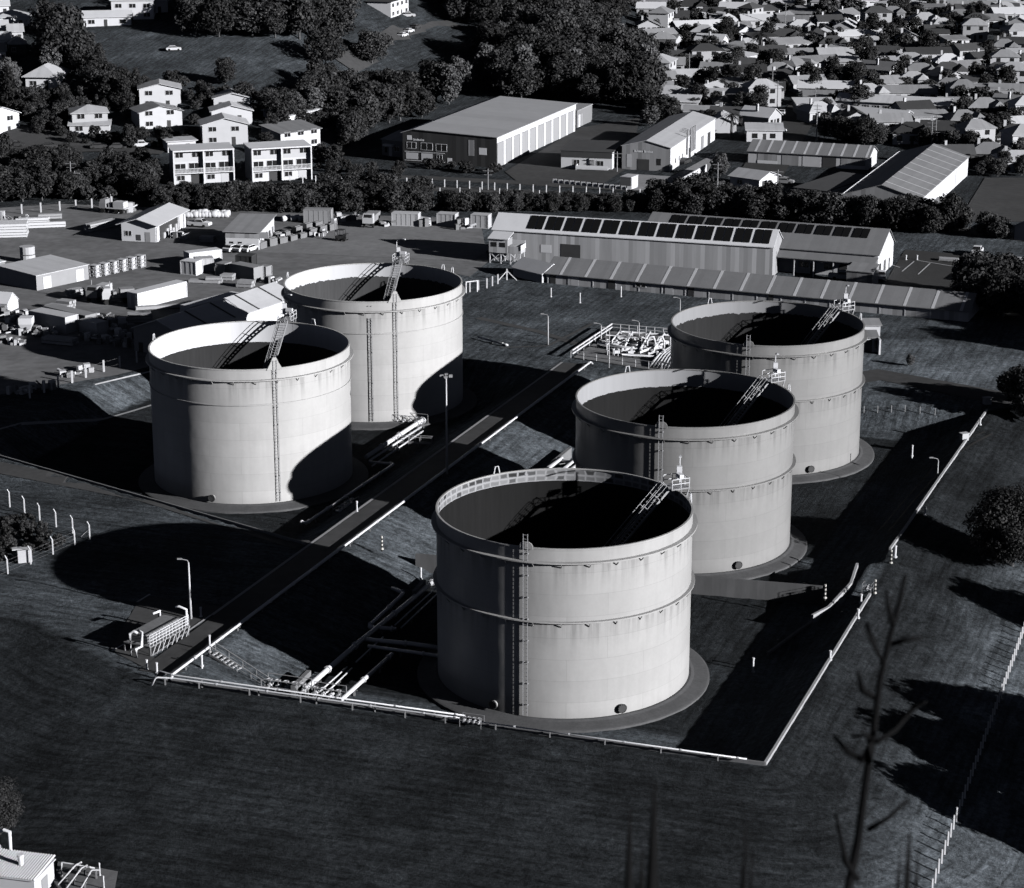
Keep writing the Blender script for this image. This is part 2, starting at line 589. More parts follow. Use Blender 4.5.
def thing(name, label, cat, loc=(0, 0, 0), rz=0.0, group=None):
    o = bpy.data.objects.new(name, None)
    o.empty_display_size = 0.5
    COL.objects.link(o)
    o.location = loc; o.rotation_euler = (0, 0, rz)
    return tag(o, label, cat, group)


def solo(name, label, cat, mb, material, group=None, smooth=False):
    """a thing that is one mesh, with its origin at its base"""
    vs = mb.v
    n = len(vs)
    org = (sum(v[0] for v in vs) / n, sum(v[1] for v in vs) / n, min(v[2] for v in vs))
    return tag(mb.build(name, material, smooth=smooth, origin=org), label, cat, group)


KIDS = {}


def copy_tree(o, mats=None):
    """copy a thing with its parts and sub-parts (shared mesh data); mats overrides a material by part name"""
    def cp(src, par):
        c = src.copy()
        COL.objects.link(c)
        if par is not None:
            c.parent = par
        base = src.name.split('.')[0]
        if mats and base in mats and c.type == 'MESH':
            c.material_slots[0].link = 'OBJECT'
            c.material_slots[0].material = MATS[mats[base]]
        if src.name not in KIDS:
            KIDS[src.name] = list(src.children)
        for ch in KIDS[src.name]:
            cp(ch, c)
        return c
    return cp(o, None)


ORD = ['first', 'second', 'third', 'fourth', 'fifth', 'sixth', 'seventh', 'eighth', 'ninth', 'tenth', 'eleventh', 'twelfth', 'thirteenth',
       'fourteenth', 'fifteenth', 'sixteenth', 'seventeenth', 'eighteenth', 'nineteenth']
TEN = {2: 'twent', 3: 'thirt', 4: 'fort', 5: 'fift', 6: 'sixt', 7: 'sevent', 8: 'eight', 9: 'ninet'}


def nth(i):
    i += 1
    if i < 20:
        return ORD[i - 1]
    t, u = divmod(i, 10)
    return TEN[t] + ('ieth' if u == 0 else 'y-' + ORD[u - 1])


def pix(p):
    """picture column/row of a world point, used only to count 'nth from the left' in labels"""
    z = p[2] - CAMZ
    zc = p[1] * CT - z * ST
    return 512 + FPX * p[0] / zc, 444 - FPX * (p[1] * ST + z * CT) / zc


# ------------------------------------------------------------------ ground
def axis(lo, hi, d0, d1, step, far, growth=1.12):
    a = list(np.arange(d0, d1 + 1e-6, step))
    s = step
    while a[-1] < hi:
        s = min(s * growth, far if a[-1] < 1100 else 1e9)
        a.append(a[-1] + s)
    s = step
    while a[0] > lo:
        s = min(s * growth, far if a[0] > -500 else 1e9)
        a.insert(0, a[0] - s)
    return np.array(a)


AX = RAD(-20)


def make_ground():
    us = axis(-4000, 4000, -190, 30, 0.95, 14)      # along the site axis (-20 deg)
    vs = axis(-1500, 7000, 175, 410, 0.95, 14)
    U, V = np.meshgrid(us, vs)
    c, s = math.cos(AX), math.sin(AX)
    X = U * c - V * s
    Y = U * s + V * c
    Z = terr(X, Y)
    rs = np.random.RandomState(3)
    Z = Z + (rs.rand(*Z.shape) - .5) * 0.10
    nu, nv = len(us), len(vs)
    co = np.stack([X.ravel(), Y.ravel(), Z.ravel()], 1)
    idx = np.arange(nu * nv).reshape(nv, nu)
    q = np.stack([idx[:-1, :-1], idx[:-1, 1:], idx[1:, 1:], idx[1:, :-1]], -1).reshape(-1, 4)
    me = bpy.data.meshes.new('ground')
    me.vertices.add(len(co)); me.vertices.foreach_set('co', co.ravel())
    me.loops.add(q.size); me.loops.foreach_set('vertex_index', q.ravel().astype(np.int32))
    me.polygons.add(len(q)); me.polygons.foreach_set('loop_start', np.arange(0, q.size, 4, dtype=np.int32))
    me.update(calc_edges=True)
    me.polygons.foreach_set('use_smooth', [True] * len(q))
    dp = poly_dist(X, Y, PLAT)
    # mowing passes follow the foot of the bund: long streaks along it, short across it
    front_d = seg_dist(X, Y, W0, W1)
    side_d = np.minimum(seg_dist(X, Y, W1, W2), seg_dist(X, Y, W2b, W3))
    along = np.where(front_d <= side_d, U, V)
    across = np.where(dp < 0, -dp, np.where(front_d <= side_d, V, U))
    mow = np.stack([along * 0.10, across * 1.25, 0 * X], -1)
    at1 = me.attributes.new('mow', 'FLOAT_VECTOR', 'POINT'); at1.data.foreach_set('vector', mow.ravel().astype(np.float32))
    # how dry (pale) the grass is, mapped area by area
    br = poly_dist(X, Y, BASIN_R); bl = poly_dist(X, Y, BASIN_L)
    dry = 0.50 + 0 * X
    right = sstep(0, 14, (X - 30) * 1.0 + (Y - 195) * -0.36) * (dp < 0)
    dry = np.where((dp < 0), 0.155 + 0.66 * right, dry)
    dry = np.where(np.maximum(br, bl) > 0, 0.62, dry)
    dry = np.where((br > 10.5) | (bl > 6), 0.14, dry)
    dry = np.where((Y > 480), 0.24, dry)
    dry = np.where((dp > 0) & (Y < 372) & (X > 40) & (br < 0), 0.72, dry)
    knoll = np.exp(-(((X + 85) / 45) ** 2 + ((Y - 655) / 40) ** 2))
    dry = dry + 0.25 * knoll
    at2 = me.attributes.new('dry', 'FLOAT', 'POINT'); at2.data.foreach_set('value', dry.ravel().astype(np.float32))
    me.materials.append(MATS['ground'])
    o = bpy.data.objects.new('ground', me)
    COL.objects.link(o)
    return tag(o, kind='structure')


make_ground()


def drape(name, pts, m, lift=0.06, res=3.0):
    """a sheet lying on the terrain inside a world polygon"""
    bm = bmesh.new()
    vs = [bm.verts.new((p[0], p[1], 0)) for p in pts]
    bm.faces.new(vs)
    xs = [p[0] for p in pts]; ys = [p[1] for p in pts]
    for lo, hi, ax in ((min(xs), max(xs), 0), (min(ys), max(ys), 1)):
        t = lo + res
        while t < hi:
            no = Vector((1, 0, 0)) if ax == 0 else Vector((0, 1, 0))
            bmesh.ops.bisect_plane(bm, geom=bm.verts[:] + bm.edges[:] + bm.faces[:], plane_co=no * t, plane_no=no)
            t += res
    bm.verts.ensure_lookup_table()
    X = np.array([v.co.x for v in bm.verts]); Y = np.array([v.co.y for v in bm.verts])
    Z = terr(X, Y)
    for v, z in zip(bm.verts, Z):
        v.co.z = z + lift
    for f in bm.faces:
        if f.normal.z < 0: f.normal_flip()
    bmesh.ops.recalc_face_normals(bm, faces=bm.faces)
    if sum(f.normal.z for f in bm.faces) < 0:
        bmesh.ops.reverse_faces(bm, faces=bm.faces)
    me = bpy.data.meshes.new(name)
    bm.to_mesh(me); bm.free()
    me.materials.append(MATS[m])
    o = bpy.data.objects.new(name, me)
    COL.objects.link(o)
    return tag(o, kind='structure')


def strip(name, pts, w, m, lift=0.08, res=4.0):
    """a ribbon of given width along a world polyline"""
    pts = [Vector((p[0], p[1])) for p in pts]
    L, Rr = [], []
    for i, p in enumerate(pts):
        d = (pts[min(i + 1, len(pts) - 1)] - pts[max(i - 1, 0)]).normalized()
        n = Vector((-d.y, d.x))
        L.append(p + n * w / 2); Rr.append(p - n * w / 2)
    return drape(name, L + Rr[::-1], m, lift, res)


P3 = lambda a, z=3.0: [xy(at(x, y, z)) for x, y in a]
PO = lambda a: [xy(on(x, y)) for x, y in a]

# yard, roads, slabs
drape('yard_paving', P3([(-60, 212), (60, 204), (235, 211), (480, 219), (488, 262), (470, 277), (400, 262), (285, 300), (230, 345), (118, 375), (-60, 405)]), 'yard_gravel', 0.05, 6)
drape('yard_slab', P3([(335, 228), (430, 224), (492, 248), (470, 262), (400, 258), (245, 252)]), 'pale_slab', 0.09, 6)
drape('car_park', P3([(885, 283), (905, 250), (1060, 262), (1060, 335), (955, 312), (880, 300)]), 'dark_asphalt', 0.06, 6)
strip('access_road', P3([(-40, 190), (120, 193), (300, 186), (480, 190), (640, 199), (760, 207), (1000, 235), (1100, 250)]), 6.0, 'asphalt', 0.08, 6)
strip('access_track', [LA, xy(at(150, 497)), xy(at(0, 468)), xy(at(-60, 456))], 4.2, 'track', 0.06, 3)
RD = (Vector(RE) - Vector(W0)).normalized()
RN = Vector((-RD.y, RD.x))
ridge_pts = [Vector(W0) + RD * t + RN * 2.75 for t in (1.5, 30, 60, 90, 120, 142)]
strip('ridge_road', ridge_pts, 4.3, 'asphalt', 0.08, 4)
drape('pad', P3([(137, 604), (150, 596), (262, 614), (212, 616), (152, 657), (185, 672), (160, 676), (110, 650)]), 'track', 0.05, 3)
strip('pipe_track_road', P3([(612, 396), (660, 400), (760, 392), (880, 375), (1000, 398), (1080, 405)]), 7.0, 'asphalt', 0.07, 5)
strip('estate_road', P3([(300, 176), (420, 178), (520, 183), (640, 190), (770, 200)]), 5.0, 'asphalt', 0.12, 6)
drape('estate_yard', P3([(505, 172), (580, 128), (640, 118), (628, 168), (600, 186), (520, 184)]), 'asphalt', 0.10, 6)
drape('shed_forecourt', P3([(628, 174), (672, 177), (718, 152), (706, 176), (668, 192), (622, 190)]), 'forecourt', 0.14, 6)
for a_ in (([(985, 432), (940, 460), (905, 500), (880, 530)]), ([(992, 434), (948, 462), (913, 502), (888, 532)])):
    strip('tyre_track', PO(a_), .3, 'soil', .05, 2)
strip('worn_path', P3([(500, 348), (548, 346), (592, 324)]), .7, 'track', .06, 3)
strip('worn_path', P3([(478, 318), (540, 332), (600, 352)]), 1.6, 'track', .05, 3)
strip('street', P3([(742, 205), (790, 128), (812, 100), (850, 62), (905, 20), (960, -30)]), 11, 'dark_asphalt', 0.14, 8)
strip('street', P3([(660, 118), (790, 118), (1050, 175)]), 7, 'dark_asphalt', 0.18, 8)
strip('street', P3([(700, 40), (850, 62), (1050, 92)]), 7, 'dark_asphalt', 0.18, 8)
strip('hill_road', PO([(-20, 151), (60, 150), (110, 149), (165, 152)]), 6, 'asphalt', 0.25, 4)
drape('hill_drive', PO([(0, 140), (5, 128), (55, 124), (80, 135), (100, 148), (10, 148)]), 'track', 0.22, 4)
strip('hill_road', PO([(345, 66), (380, 48), (402, 33), (420, 26), (455, 24)]), 7, 'asphalt', 0.25, 4)
drape('sports_ground', P3([(985, 178), (1060, 178), (1060, 222), (958, 222)]), 'asphalt', 0.10, 8)

# painted lines
def line(a, b, w=0.18, lift=0.13):
    return strip('painted_line', [xy(a), xy(b)], w, 'marking', lift, 6)


for a, b in (((152, 657), (211, 616)), ((137, 603), (150, 595)), ((95, 385), (152, 369)), ((902, 272), (914, 262)), ((918, 275), (930, 264)),
             ((918, 261), (960, 268)), ((880, 262), (900, 268))):
    line(at(*a), at(*b), 0.26)
strip('kerb_strip', [xy(at(0, 449, 0)), xy(at(130, 412, 0)), xy(at(156, 404, 0))], 0.6, 'kerb', 0.06, 2)
strip('kerb_strip', [Vector(W0) + RD * 19 + RN * 5.2, Vector(W0) + RD * 142 + RN * 5.2], 0.4, 'kerb', 0.10, 3)

# ------------------------------------------------------------------ tanks
def az_cam(cx, cy):
    return math.atan2(-cy, -cx)


def storage_tank(label, cx, cy, wallm, lin, girders, ladders, plat, holes, hat, hoops=(), top_patch=False):
    T = thing('storage_tank', label, 'storage tank', (cx, cy, 0), 0, 'open topped storage tanks')
    a0 = az_cam(cx, cy)
    Rr, H = 14.0, 19.5
    MB().lathe([(13.9, 0.62), (14.25, 0.62), (14.6, 0.5), (16.1, 0.28), (16.3, 0.22), (16.3, -0.4), (13.9, -0.4)], 96).build('foundation_ring', 'apron', T)
    sh = MB().lathe([(Rr, 0.6), (Rr, 4), (Rr, 8), (Rr, 12), (Rr, 16), (Rr, H)], 144, closed=False)
    sh.build('shell', wallm, T, smooth=True, fix=False)
    MB().lathe([(Rr + 0.05, H - 0.02), (Rr + 0.05, H + 0.1), (Rr - 0.16, H + 0.1), (Rr - 0.16, H - 0.02)], 144).build('top_angle', wallm, T)
    li = MB().lathe([(Rr - 0.06, H), (Rr - 0.06, 12), (Rr - 0.06, 5.0)], 144, closed=False)
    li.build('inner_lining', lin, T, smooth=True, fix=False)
    MB().lathe([(13.75, 5.9), (13.75, 6.7), (12.2, 6.7), (12.2, 6.3), (0.02, 6.5), (0.02, 5.9)], 96).build('floating_roof', 'dark_steel', T)
    for z, w, nb in girders:
        mb = MB().lathe([(Rr + 0.005, z), (Rr + w, z), (Rr + w, z + 0.14), (Rr + 0.005, z + 0.14)], 144)
        if nb:
            b = mb
            for i in range(nb):
                t = 2 * math.pi * (i + .3) / nb
                c, s = math.cos(t), math.sin(t)
                p = Vector((c * (Rr + 0.03), s * (Rr + 0.03), z - 0.5)); q = Vector((c * (Rr + w - .05), s * (Rr + w - .05), z - 0.06))
                b.bar(p, q, 0.07, 0.10)
        mb.build('wind_girder', wallm, T)
    for off, so, cage in ladders:
        t = a0 + math.asin(off)
        c, s = math.cos(t), math.sin(t)
        n = Vector((c, s, 0)); tan = Vector((-s, c, 0))
        lad = MB()
        top = H + (1.6 if hat == 'pole' else 1.2) if (off, so, cage) == ladders[0] else H - 2.4
        for e in (-0.24, 0.24):
            lad.bar(n * (Rr + so) + tan * e + Vector((0, 0, 0.8)), n * (Rr + so) + tan * e + Vector((0, 0, top)), 0.07)
        rg = lad
        z = 1.2
        while z < top:
            rg.bar(n * (Rr + so) - tan * .24 + Vector((0, 0, z)), n * (Rr + so) + tan * .24 + Vector((0, 0, z)), 0.05)
            z += 0.45
        z = 2.0
        while z < H:
            for e in (-0.24, 0.24):
                rg.bar(n * (Rr - .02) + tan * e + Vector((0, 0, z)), n * (Rr + so) + tan * e + Vector((0, 0, z)), 0.1)
            z += 2.42
        L_ = lad.build('ladder', 'steel', T)
        if cage:
            cg = MB()
            z = 2.6
            while z < top:
                pts = [n * (Rr + so + .36 * math.sin(u)) + tan * (.38 * math.cos(u)) + Vector((0, 0, z)) for u in np.linspace(0, math.pi, 7)]
                for a, b in zip(pts, pts[1:]):
                    cg.bar(a, b, 0.06, 0.08)
                z += 1.2
            for u in (0.9, 1.57, 2.25):
                k = n * (Rr + so + .36 * math.sin(u)) + tan * (.38 * math.cos(u))
                cg.bar(k + Vector((0, 0, 2.6)), k + Vector((0, 0, top)), 0.05)
            cg.build('ladder_cage', 'steel', L_)
    # gusset plate on the rim at the first ladder
    t = a0 + math.asin(ladders[0][0])
    c, s = math.cos(t), math.sin(t); n = Vector((c, s, 0)); tan = Vector((-s, c, 0))
    hb = MB()
    prof = [(-1.1, 0), (1.1, 0), (0.55, 1.0), (0.25, 1.7), (-0.25, 1.7), (-0.55, 1.0)] if hat == 'peak' else \
        [(-0.75, 0), (0.75, 0), (0.75, .35), (.6, .62), (.3, .8), (-.3, .8), (-.6, .62), (-.75, .35)]
    vs = []
    for e in (0.02, 0.12):
        for u, z in prof:
            vs.append(n * (Rr + e) + tan * u + Vector((0, 0, H - 0.1 + z)))
    k = len(prof)
    hb.add(vs, [tuple(range(k))[::-1], tuple(range(k, 2 * k))] + [(i, (i + 1) % k, k + (i + 1) % k, k + i) for i in range(k)])
    hb.build('gusset_plate', wallm, T)
    # gauge platform and rolling ladder
    t = a0 + math.pi - math.asin(plat)
    c, s = math.cos(t), math.sin(t); n = Vector((c, s, 0)); tan = Vector((-s, c, 0)); up = Vector((0, 0, 1))
    pf = MB()
    zt = H + 0.55
    def LP(a, b, z): return n * (Rr + a) + tan * b + up * z
    pf.bar(LP(-1.3, 0, zt), LP(1.0, 0, zt), 2.2, 0.12)
    for b in (-.95, .95):
        pf.bar(LP(0.0, b, H - 2.2), LP(0.0, b, zt), 0.16)
        pf.bar(LP(0.1, b, H - 2.2), LP(0.95, b, zt - .05), 0.12)
    PL = pf.build('gauge_platform', 'steel', T)
    hr = MB()
    pts = [(-1.2, -1.05), (.95, -1.05), (.95, 1.05), (-1.2, 1.05)]
    for a, b in pts + [(-.1, -1.05), (-.1, 1.05), (.95, 0)]:
        hr.bar(LP(a, b, zt), LP(a, b, zt + 1.15), 0.08)
    for z in (.6, 1.15):
        for p, q in zip(pts, pts[1:]):
            hr.bar(LP(p[0], p[1], zt + z), LP(q[0], q[1], zt + z), 0.07)
    hr.build('handrail', 'pipe_paint', PL)
    bx = MB()
    bx.bar(LP(.55, .62, zt + .55), LP(.55, .62, zt + 2.1), 0.6, 0.5)
    bx.build('instrument_cabinet', 'white_paint', PL)
    bx = MB(); bx.bar(LP(.1, -.8, zt + 1.3), LP(.1, .2, zt + 1.3), 0.5, 0.45)
    bx.build('gauge_head', 'pipe_paint', PL)
    lp = MB()
    lp.path([LP(.8, 1.0, zt), LP(.8, 1.0, zt + 2.9), LP(.75, .9, zt + 3.2), LP(.4, .2, zt + 3.5), LP(.1, -.35, zt + 3.6)], 0.06, 6)
    lp.bar(LP(.15, -.25, zt + 3.58), LP(-.15, -.8, zt + 3.62), 0.28, 0.12)
    lp.build('lamp_arm', 'pipe_paint', PL)
    # rolling ladder down to the floating roof
    rl = MB()
    p0 = LP(-1.25, 0, zt); p1 = n * (-0.5) + up * 6.9
    d = (p1 - p0).normalized()
    side = tan
    upn = side.cross(d).normalized()
    if upn.z < 0: upn = -upn
    for e in (-.55, .55):
        rl.bar(p0 + side * e, p1 + side * e, 0.12, 0.24)
    st = MB()
    LL = (p1 - p0).length
    k = int(LL / 0.42)
    for i in range(k):
        c0 = p0 + d * (i * LL / k)
        st.bar(c0 - side * .55, c0 + side * .55, 0.2, 0.05)
    hd = MB()
    for e in (-.55, .55):
        hd.bar(p0 + side * e + upn * 1.05, p1 + side * e + upn * 1.05, 0.07)
        hd.bar(p0 + side * e + upn * .55, p1 + side * e + upn * .55, 0.06)
        for i in range(0, k, 4):
            c0 = p0 + side * e + d * (i * LL / k)
            hd.bar(c0, c0 + upn * 1.05, 0.07)
    RL = rl.build('rolling_ladder', 'steel', T)
    st.build('tread', 'steel', RL); hd.build('handrail', 'steel', RL)
    for off in holes:
        t = a0 + math.asin(off)
        c, s = math.cos(t), math.sin(t)
        mh = MB().path([(c * 13.9, s * 13.9, 1.35), (c * 14.3, s * 14.3, 1.35)], 0.42, 16)
        mo = mh.build('manhole', wallm, T)
        cv = MB().path([(c * 14.3, s * 14.3, 1.35), (c * 14.4, s * 14.4, 1.35)], 0.52, 16)
        for i in range(12):
            u = 2 * math.pi * i / 12
            e = Vector((-s, c, 0)) * math.cos(u) * .45 + up * math.sin(u) * .45
            cv.path([Vector((c * 14.4, s * 14.4, 1.35)) + e, Vector((c * 14.46, s * 14.46, 1.35)) + e], 0.04, 5)
        cv.build('cover', 'dark_steel', mo)
    for off, back in hoops:
        t = a0 + (math.pi - math.asin(off) if back else math.asin(off))
        c, s = math.cos(t), math.sin(t); n2 = Vector((c, s, 0)); tn = Vector((-s, c, 0))
        hp = MB()
        q = lambda b, z: n2 * (Rr + .1) + tn * b + up * z
        hp.path([q(-.5, H - .4), q(-.2, H + .9), q(.2, H + .9), q(.5, H - .4)], 0.06, 6)
        hp.build('guard_hoop', 'white_paint', T)
    return T


GF = ((18.05, 0.55, 30), (11.45, 0.42, 30))
GL = ((18.0, 0.5, 30), (14.55, 0.14, 0))
TF = storage_tank('pale storage tank nearest the camera, behind the front bund wall', 5.716, 230.84, 'tank_white', 'lining_front', GF, [(-.28, .26, False)], .90,
                  (-.52, .44), 'pole', ((-.55, True), (.985, True)))
TM = storage_tank('grey storage tank half hidden behind the nearest tank', 22.217, 275.35, 'tank_grey', 'lining_mid', GF, [(-.2, .3, False)], .83, (.5,), 'pole',
                  ((-.55, True), (.95, True)))
TB = storage_tank('grey storage tank farthest right, beside the small switch hut', 37.25, 315.85, 'tank_grey', 'lining_back', GF, [(-.18, .3, False)], .81, (.48,), 'pole',
                  ((-.62, True), (.96, True)))
TL = storage_tank('white storage tank farthest left, in front of the grey roofed warehouse', -36.79, 302.9, 'tank_white_far', 'lining_left', GL,
                  [(.23, .16, False)], .40, (-.41,), 'peak', ((-.95, True), (.66, True)))
TX = storage_tank('white storage tank at the back left, with two wall ladders', -21.85, 343.0, 'tank_white_far', 'lining_far', GL,
                  [(.23, .16, False), (-.04, .14, False)], .33, (), 'peak', ((-.96, True), (.8, True), (.9, True)))

# ------------------------------------------------------------------ bund walls and kerbs
def wall_line(name, label, cat, pts, w, h, m, z=None, drop=0.6, parent=None, group=None):
    mb = MB()
    for a, b in zip(pts, pts[1:]):
        a = Vector((a[0], a[1])); b = Vector((b[0], b[1]))
        n = max(1, int((b - a).length / 4))
        for i in range(n):
            p = a + (b - a) * i / n; q = a + (b - a) * (i + 1) / n
            zp = tz(p.x, p.y) if z is None else z
            zq = tz(q.x, q.y) if z is None else z
            d = (q - p).normalized(); nn = Vector((-d.y, d.x)) * w / 2
            vs = []
            for c, zz in ((p, zp), (q, zq)):
                vs += [(c.x - nn.x, c.y - nn.y, zz - drop), (c.x + nn.x, c.y + nn.y, zz - drop), (c.x + nn.x, c.y + nn.y, zz + h), (c.x - nn.x, c.y - nn.y, zz + h)]
            fs = [(0, 1, 5, 4), (1, 2, 6, 5), (2, 3, 7, 6), (3, 0, 4, 7)]
            if i == 0: fs.append((0, 3, 2, 1))
            if i == n - 1: fs.append((4, 5, 6, 7))
            mb.add(vs, fs)
    return solo(name, label, cat, mb, m, group)


wall_line('kerb_wall', 'long low pale kerb wall along the front of the nearest tank', 'kerb wall', [W0, W1], 0.22, 0.32, 'concrete')
wall_line('kerb_wall', 'pale kerb wall climbing the right side of the nearest tank', 'kerb wall', [W1, W2], 0.28, 0.32, 'kerb')
wall_line('kerb_wall', 'pale kerb wall along the far right side by the lamp post', 'kerb wall', [W2b, W3], 0.28, 0.32, 'kerb')
wall_line('kerb_wall', 'bent white kerb wall curving round the basin entrance between marker posts', 'kerb wall',
          [xy(at(812, 615, 2.2)), xy(at(829, 600.5)), xy(at(851, 583.5)), xy(at(857, 566))], 0.3, 0.85, 'kerb', drop=1.6)
wall_line('kerb_wall', 'low grey kerb running down the ramp below the bent white kerb', 'kerb wall', [xy(at(768, 653, .2)), xy(at(800, 626, 1.6)), xy(at(811.5, 615.4, 2.2))], 0.3, 0.3, 'concrete', drop=.8)
wall_line('kerb_wall', 'dark rail kerb along the track left of the white tanks', 'kerb wall', [xy(at(-40, 445)), xy(at(0, 455)), LA], 0.22, 0.4, 'old_concrete')
cw0, cw1 = at(416, 571, 0), at(822, 604, 0)
solo('bund_wall', 'ribbed concrete wall across the basin behind the nearest tank', 'bund wall',
     MB().bar((cw0.x, cw0.y, 0.7), (cw1.x, cw1.y, 0.7), 0.45, 3.2), 'bund_wall')
# sloping ramp edges where pipes pass through the bund (pale concrete headwalls)
for lab, a, b in (('short pale concrete headwall at the foot of the stair slope', (293, 692), (309, 676)), ('short pale concrete headwall by the culvert left of the nearest tank', (414, 596), (424, 585)),
                  ('pale concrete headwall just behind the rim of the nearest tank', (548, 470), (570, 452))):
    A, B = at(*a, 0.9), at(*b, 0.9)
    solo('headwall', lab, 'headwall', MB().bar((A.x, A.y, 0.4), (B.x, B.y, 0.4), 0.5, 2.4), 'concrete', 'pipe headwalls')

# ------------------------------------------------------------------ pipes
def pipeline(label, pts, r, m='pipe_paint', sup=5.0, group='process pipes', gz=None, name='pipeline', n=10, flange=True):
    """pts are world points; supports stand under the run"""
    T = thing(name, label, 'pipeline', tuple(pts[0]), 0, group)
    o = Vector(pts[0])
    lp = [Vector(p) - o for p in pts]
    # rounded bends
    out = [lp[0]]
    for i in range(1, len(lp) - 1):
        a = (lp[i - 1] - lp[i]); b = (lp[i + 1] - lp[i])
        k = min(2.5 * r, a.length * .4, b.length * .4)
        A = lp[i] + a.normalized() * k; B = lp[i] + b.normalized() * k
        out += [A, lp[i] * .5 + (A + B) * .25, B]
    out.append(lp[-1])
    MB().path(out, r, n).build('pipe', m, T, smooth=True)
    su, fl = MB(), MB()
    for a, b in zip(lp, lp[1:]):
        L = (b - a).length
        dd = (b - a).normalized()
        if abs(dd.z) > .5: continue
        k = max(1, int(L / sup))
        for i in range(k):
            p = a + (b - a) * (i + .5) / k
            w = p + o
            zg = tz(w.x, w.y)
            if p.z + o.z - r - zg > 0.02:
                su = MB()
                su.bar((p.x, p.y, zg - o.z - .2), (p.x, p.y, p.z - r * .3), max(.14, r), max(.14, r))
                sd = Vector((-dd.y, dd.x, 0)) * (r + .12)
                su.bar(p - sd - Vector((0, 0, r)), p + sd - Vector((0, 0, r)), .14, .12)
                su.build('support', 'concrete', T)
            if flange:
                p2 = a + (b - a) * (i + .85) / k
                fl.path([p2 - dd * .09, p2 + dd * .09], r * 1.45, n)
    if fl.v: fl.build('flange', m, T)
    return T


Z = lambda l, z: [at(x, y, z) for x, y in l]
f0, f1 = Vector(W0), Vector(W1)
fd = (f1 - f0).normalized(); fn = Vector((fd.y, -fd.x))
def front(t, off, z): 
    p = f0 + fd * t + fn * off
    return Vector((p.x, p.y, z))
pipeline('pale pipe with bent end running along the front bund, outer of the two', [front(-1.8, 1.4, 2.7), front(-1.2, 1.3, 3.9), front(.6, .62, 3.75), front(30, .62, 3.75), front(33, .62, 3.75)], .09, sup=5.6)
pipeline('pale pipe with bent end running along the front bund, inner of the two', [front(-2.4, -.2, 2.7), front(-1.6, -.2, 4.0), front(.4, .26, 3.95), front(33.5, .26, 3.95)], .08, sup=5.6)
pipeline('thin pipe along the front bund below the nearest tank', [front(34, .5, 3.6), front(63, .5, 3.6)], .075, sup=5.6)
b0 = Vector(W0)
def ridge(t, off, z):
    p = b0 + RD * t + RN * off
    return Vector((p.x, p.y, z))
pipeline('long white pipe along the central bund road up to the manifold', [ridge(.3, .25, 2.9), ridge(.5, .25, 3.6), ridge(142, .25, 3.6), ridge(143, .25, 3.0)], .15, 'white_paint', 6)
pipeline('thin pipe beside the long white pipe on the central bund road', [ridge(1.5, .9, 3.3), ridge(141, .9, 3.3)], .07, sup=8)
pipeline('thick pale pipe crossing the basin floor left of the nearest tank', Z([(303, 691), (359, 642), (400, 609), (437, 578)], .9), .30, 'pipe_paint', 6)
pipeline('pale pipe rising to the front bund, right of the stair', Z([(341, 700), (392, 654)], .9), .24, 'pipe_paint', 6)
pipeline('pipe with two elbows on the dark basin floor', Z([(392, 588), (404, 593), (368, 627), (396, 629)], .8), .24, 'pipe_paint', 5)
pipeline('cross pipe from the thick pipe to the nearest tank', Z([(362, 639), (413, 644), (447, 649)], .8), .26, 'pipe_paint', 5)
pipeline('second cross pipe just below, reaching the nearest tank', Z([(368, 646), (433, 655), (447, 657)], .8), .2, 'pipe_paint', 5)
for i, (a, b) in enumerate((((318, 693), (347, 667)), ((325, 694), (352, 668)), ((356, 662), (383, 637)), ((395, 625), (438, 586)), ((401, 628), (440, 591)))):
    pipeline('thin pipe in the bundle beside the thick basin pipe, %s from the left' % nth(i), Z([a, b], .75), .09, 'pipe_paint', 6)
pipeline('thick white pipe between the two white tanks', Z([(366, 457), (419, 422), (424, 420)], .9), .33, 'white_paint', 6)
pipeline('thin pipe beside the thick white pipe between the white tanks', Z([(369, 461), (421, 427)], .8), .16, 'white_paint', 6)
pipeline('thinnest pipe beside the thick white pipe between the white tanks', Z([(372, 466), (423, 431)], .7), .12, 'white_paint', 6)
pipeline('bent pipe along the left basin foot of the central bund', Z([(369, 462), (394, 464), (306, 523), (301, 522)], .8), .2, 'pipe_paint', 5)

# valve sets
def valve_set(label, p, rz, n, sc=1.0):
    T = thing('valve_set', label, 'valves', tuple(p), rz, 'valve sets')
    fr, wh, vb = MB(), MB(), MB()
    for i in range(n):
        x = i * 1.0 * sc
        vb.path([(x, -.7 * sc, .6 * sc), (x, .7 * sc, .6 * sc)], .16 * sc, 8)
        vb.path([(x, -.12 * sc, .6 * sc), (x, .12 * sc, .6 * sc)], .32 * sc, 8)
        fr.path([(x, 0, .6 * sc), (x, 0, 1.4 * sc)], .07 * sc, 6)
        pts = [(x + .3 * sc * math.cos(u), .3 * sc * math.sin(u), 1.4 * sc) for u in np.linspace(0, 2 * math.pi, 11)]
        for a, b in zip(pts, pts[1:]): wh.bar(a, b, .06 * sc)
        wh.bar((x - .3 * sc, 0, 1.4 * sc), (x + .3 * sc, 0, 1.4 * sc), .05 * sc)
    for x in (-.6 * sc, n * sc - .4 * sc):
        for y in (-.9 * sc, .9 * sc):
            fr.bar((x, y, -.2), (x, y, 1.7 * sc), .08 * sc)
    for y in (-.9 * sc, .9 * sc):
        for z in (.9 * sc, 1.7 * sc):
            fr.bar((-.6 * sc, y, z), (n * sc - .4 * sc, y, z), .07 * sc)
    vb.build('valve_body', 'pipe_paint', T); fr.build('frame', 'steel', T); wh.build('hand_wheel', 'pipe_paint', T)
    return T


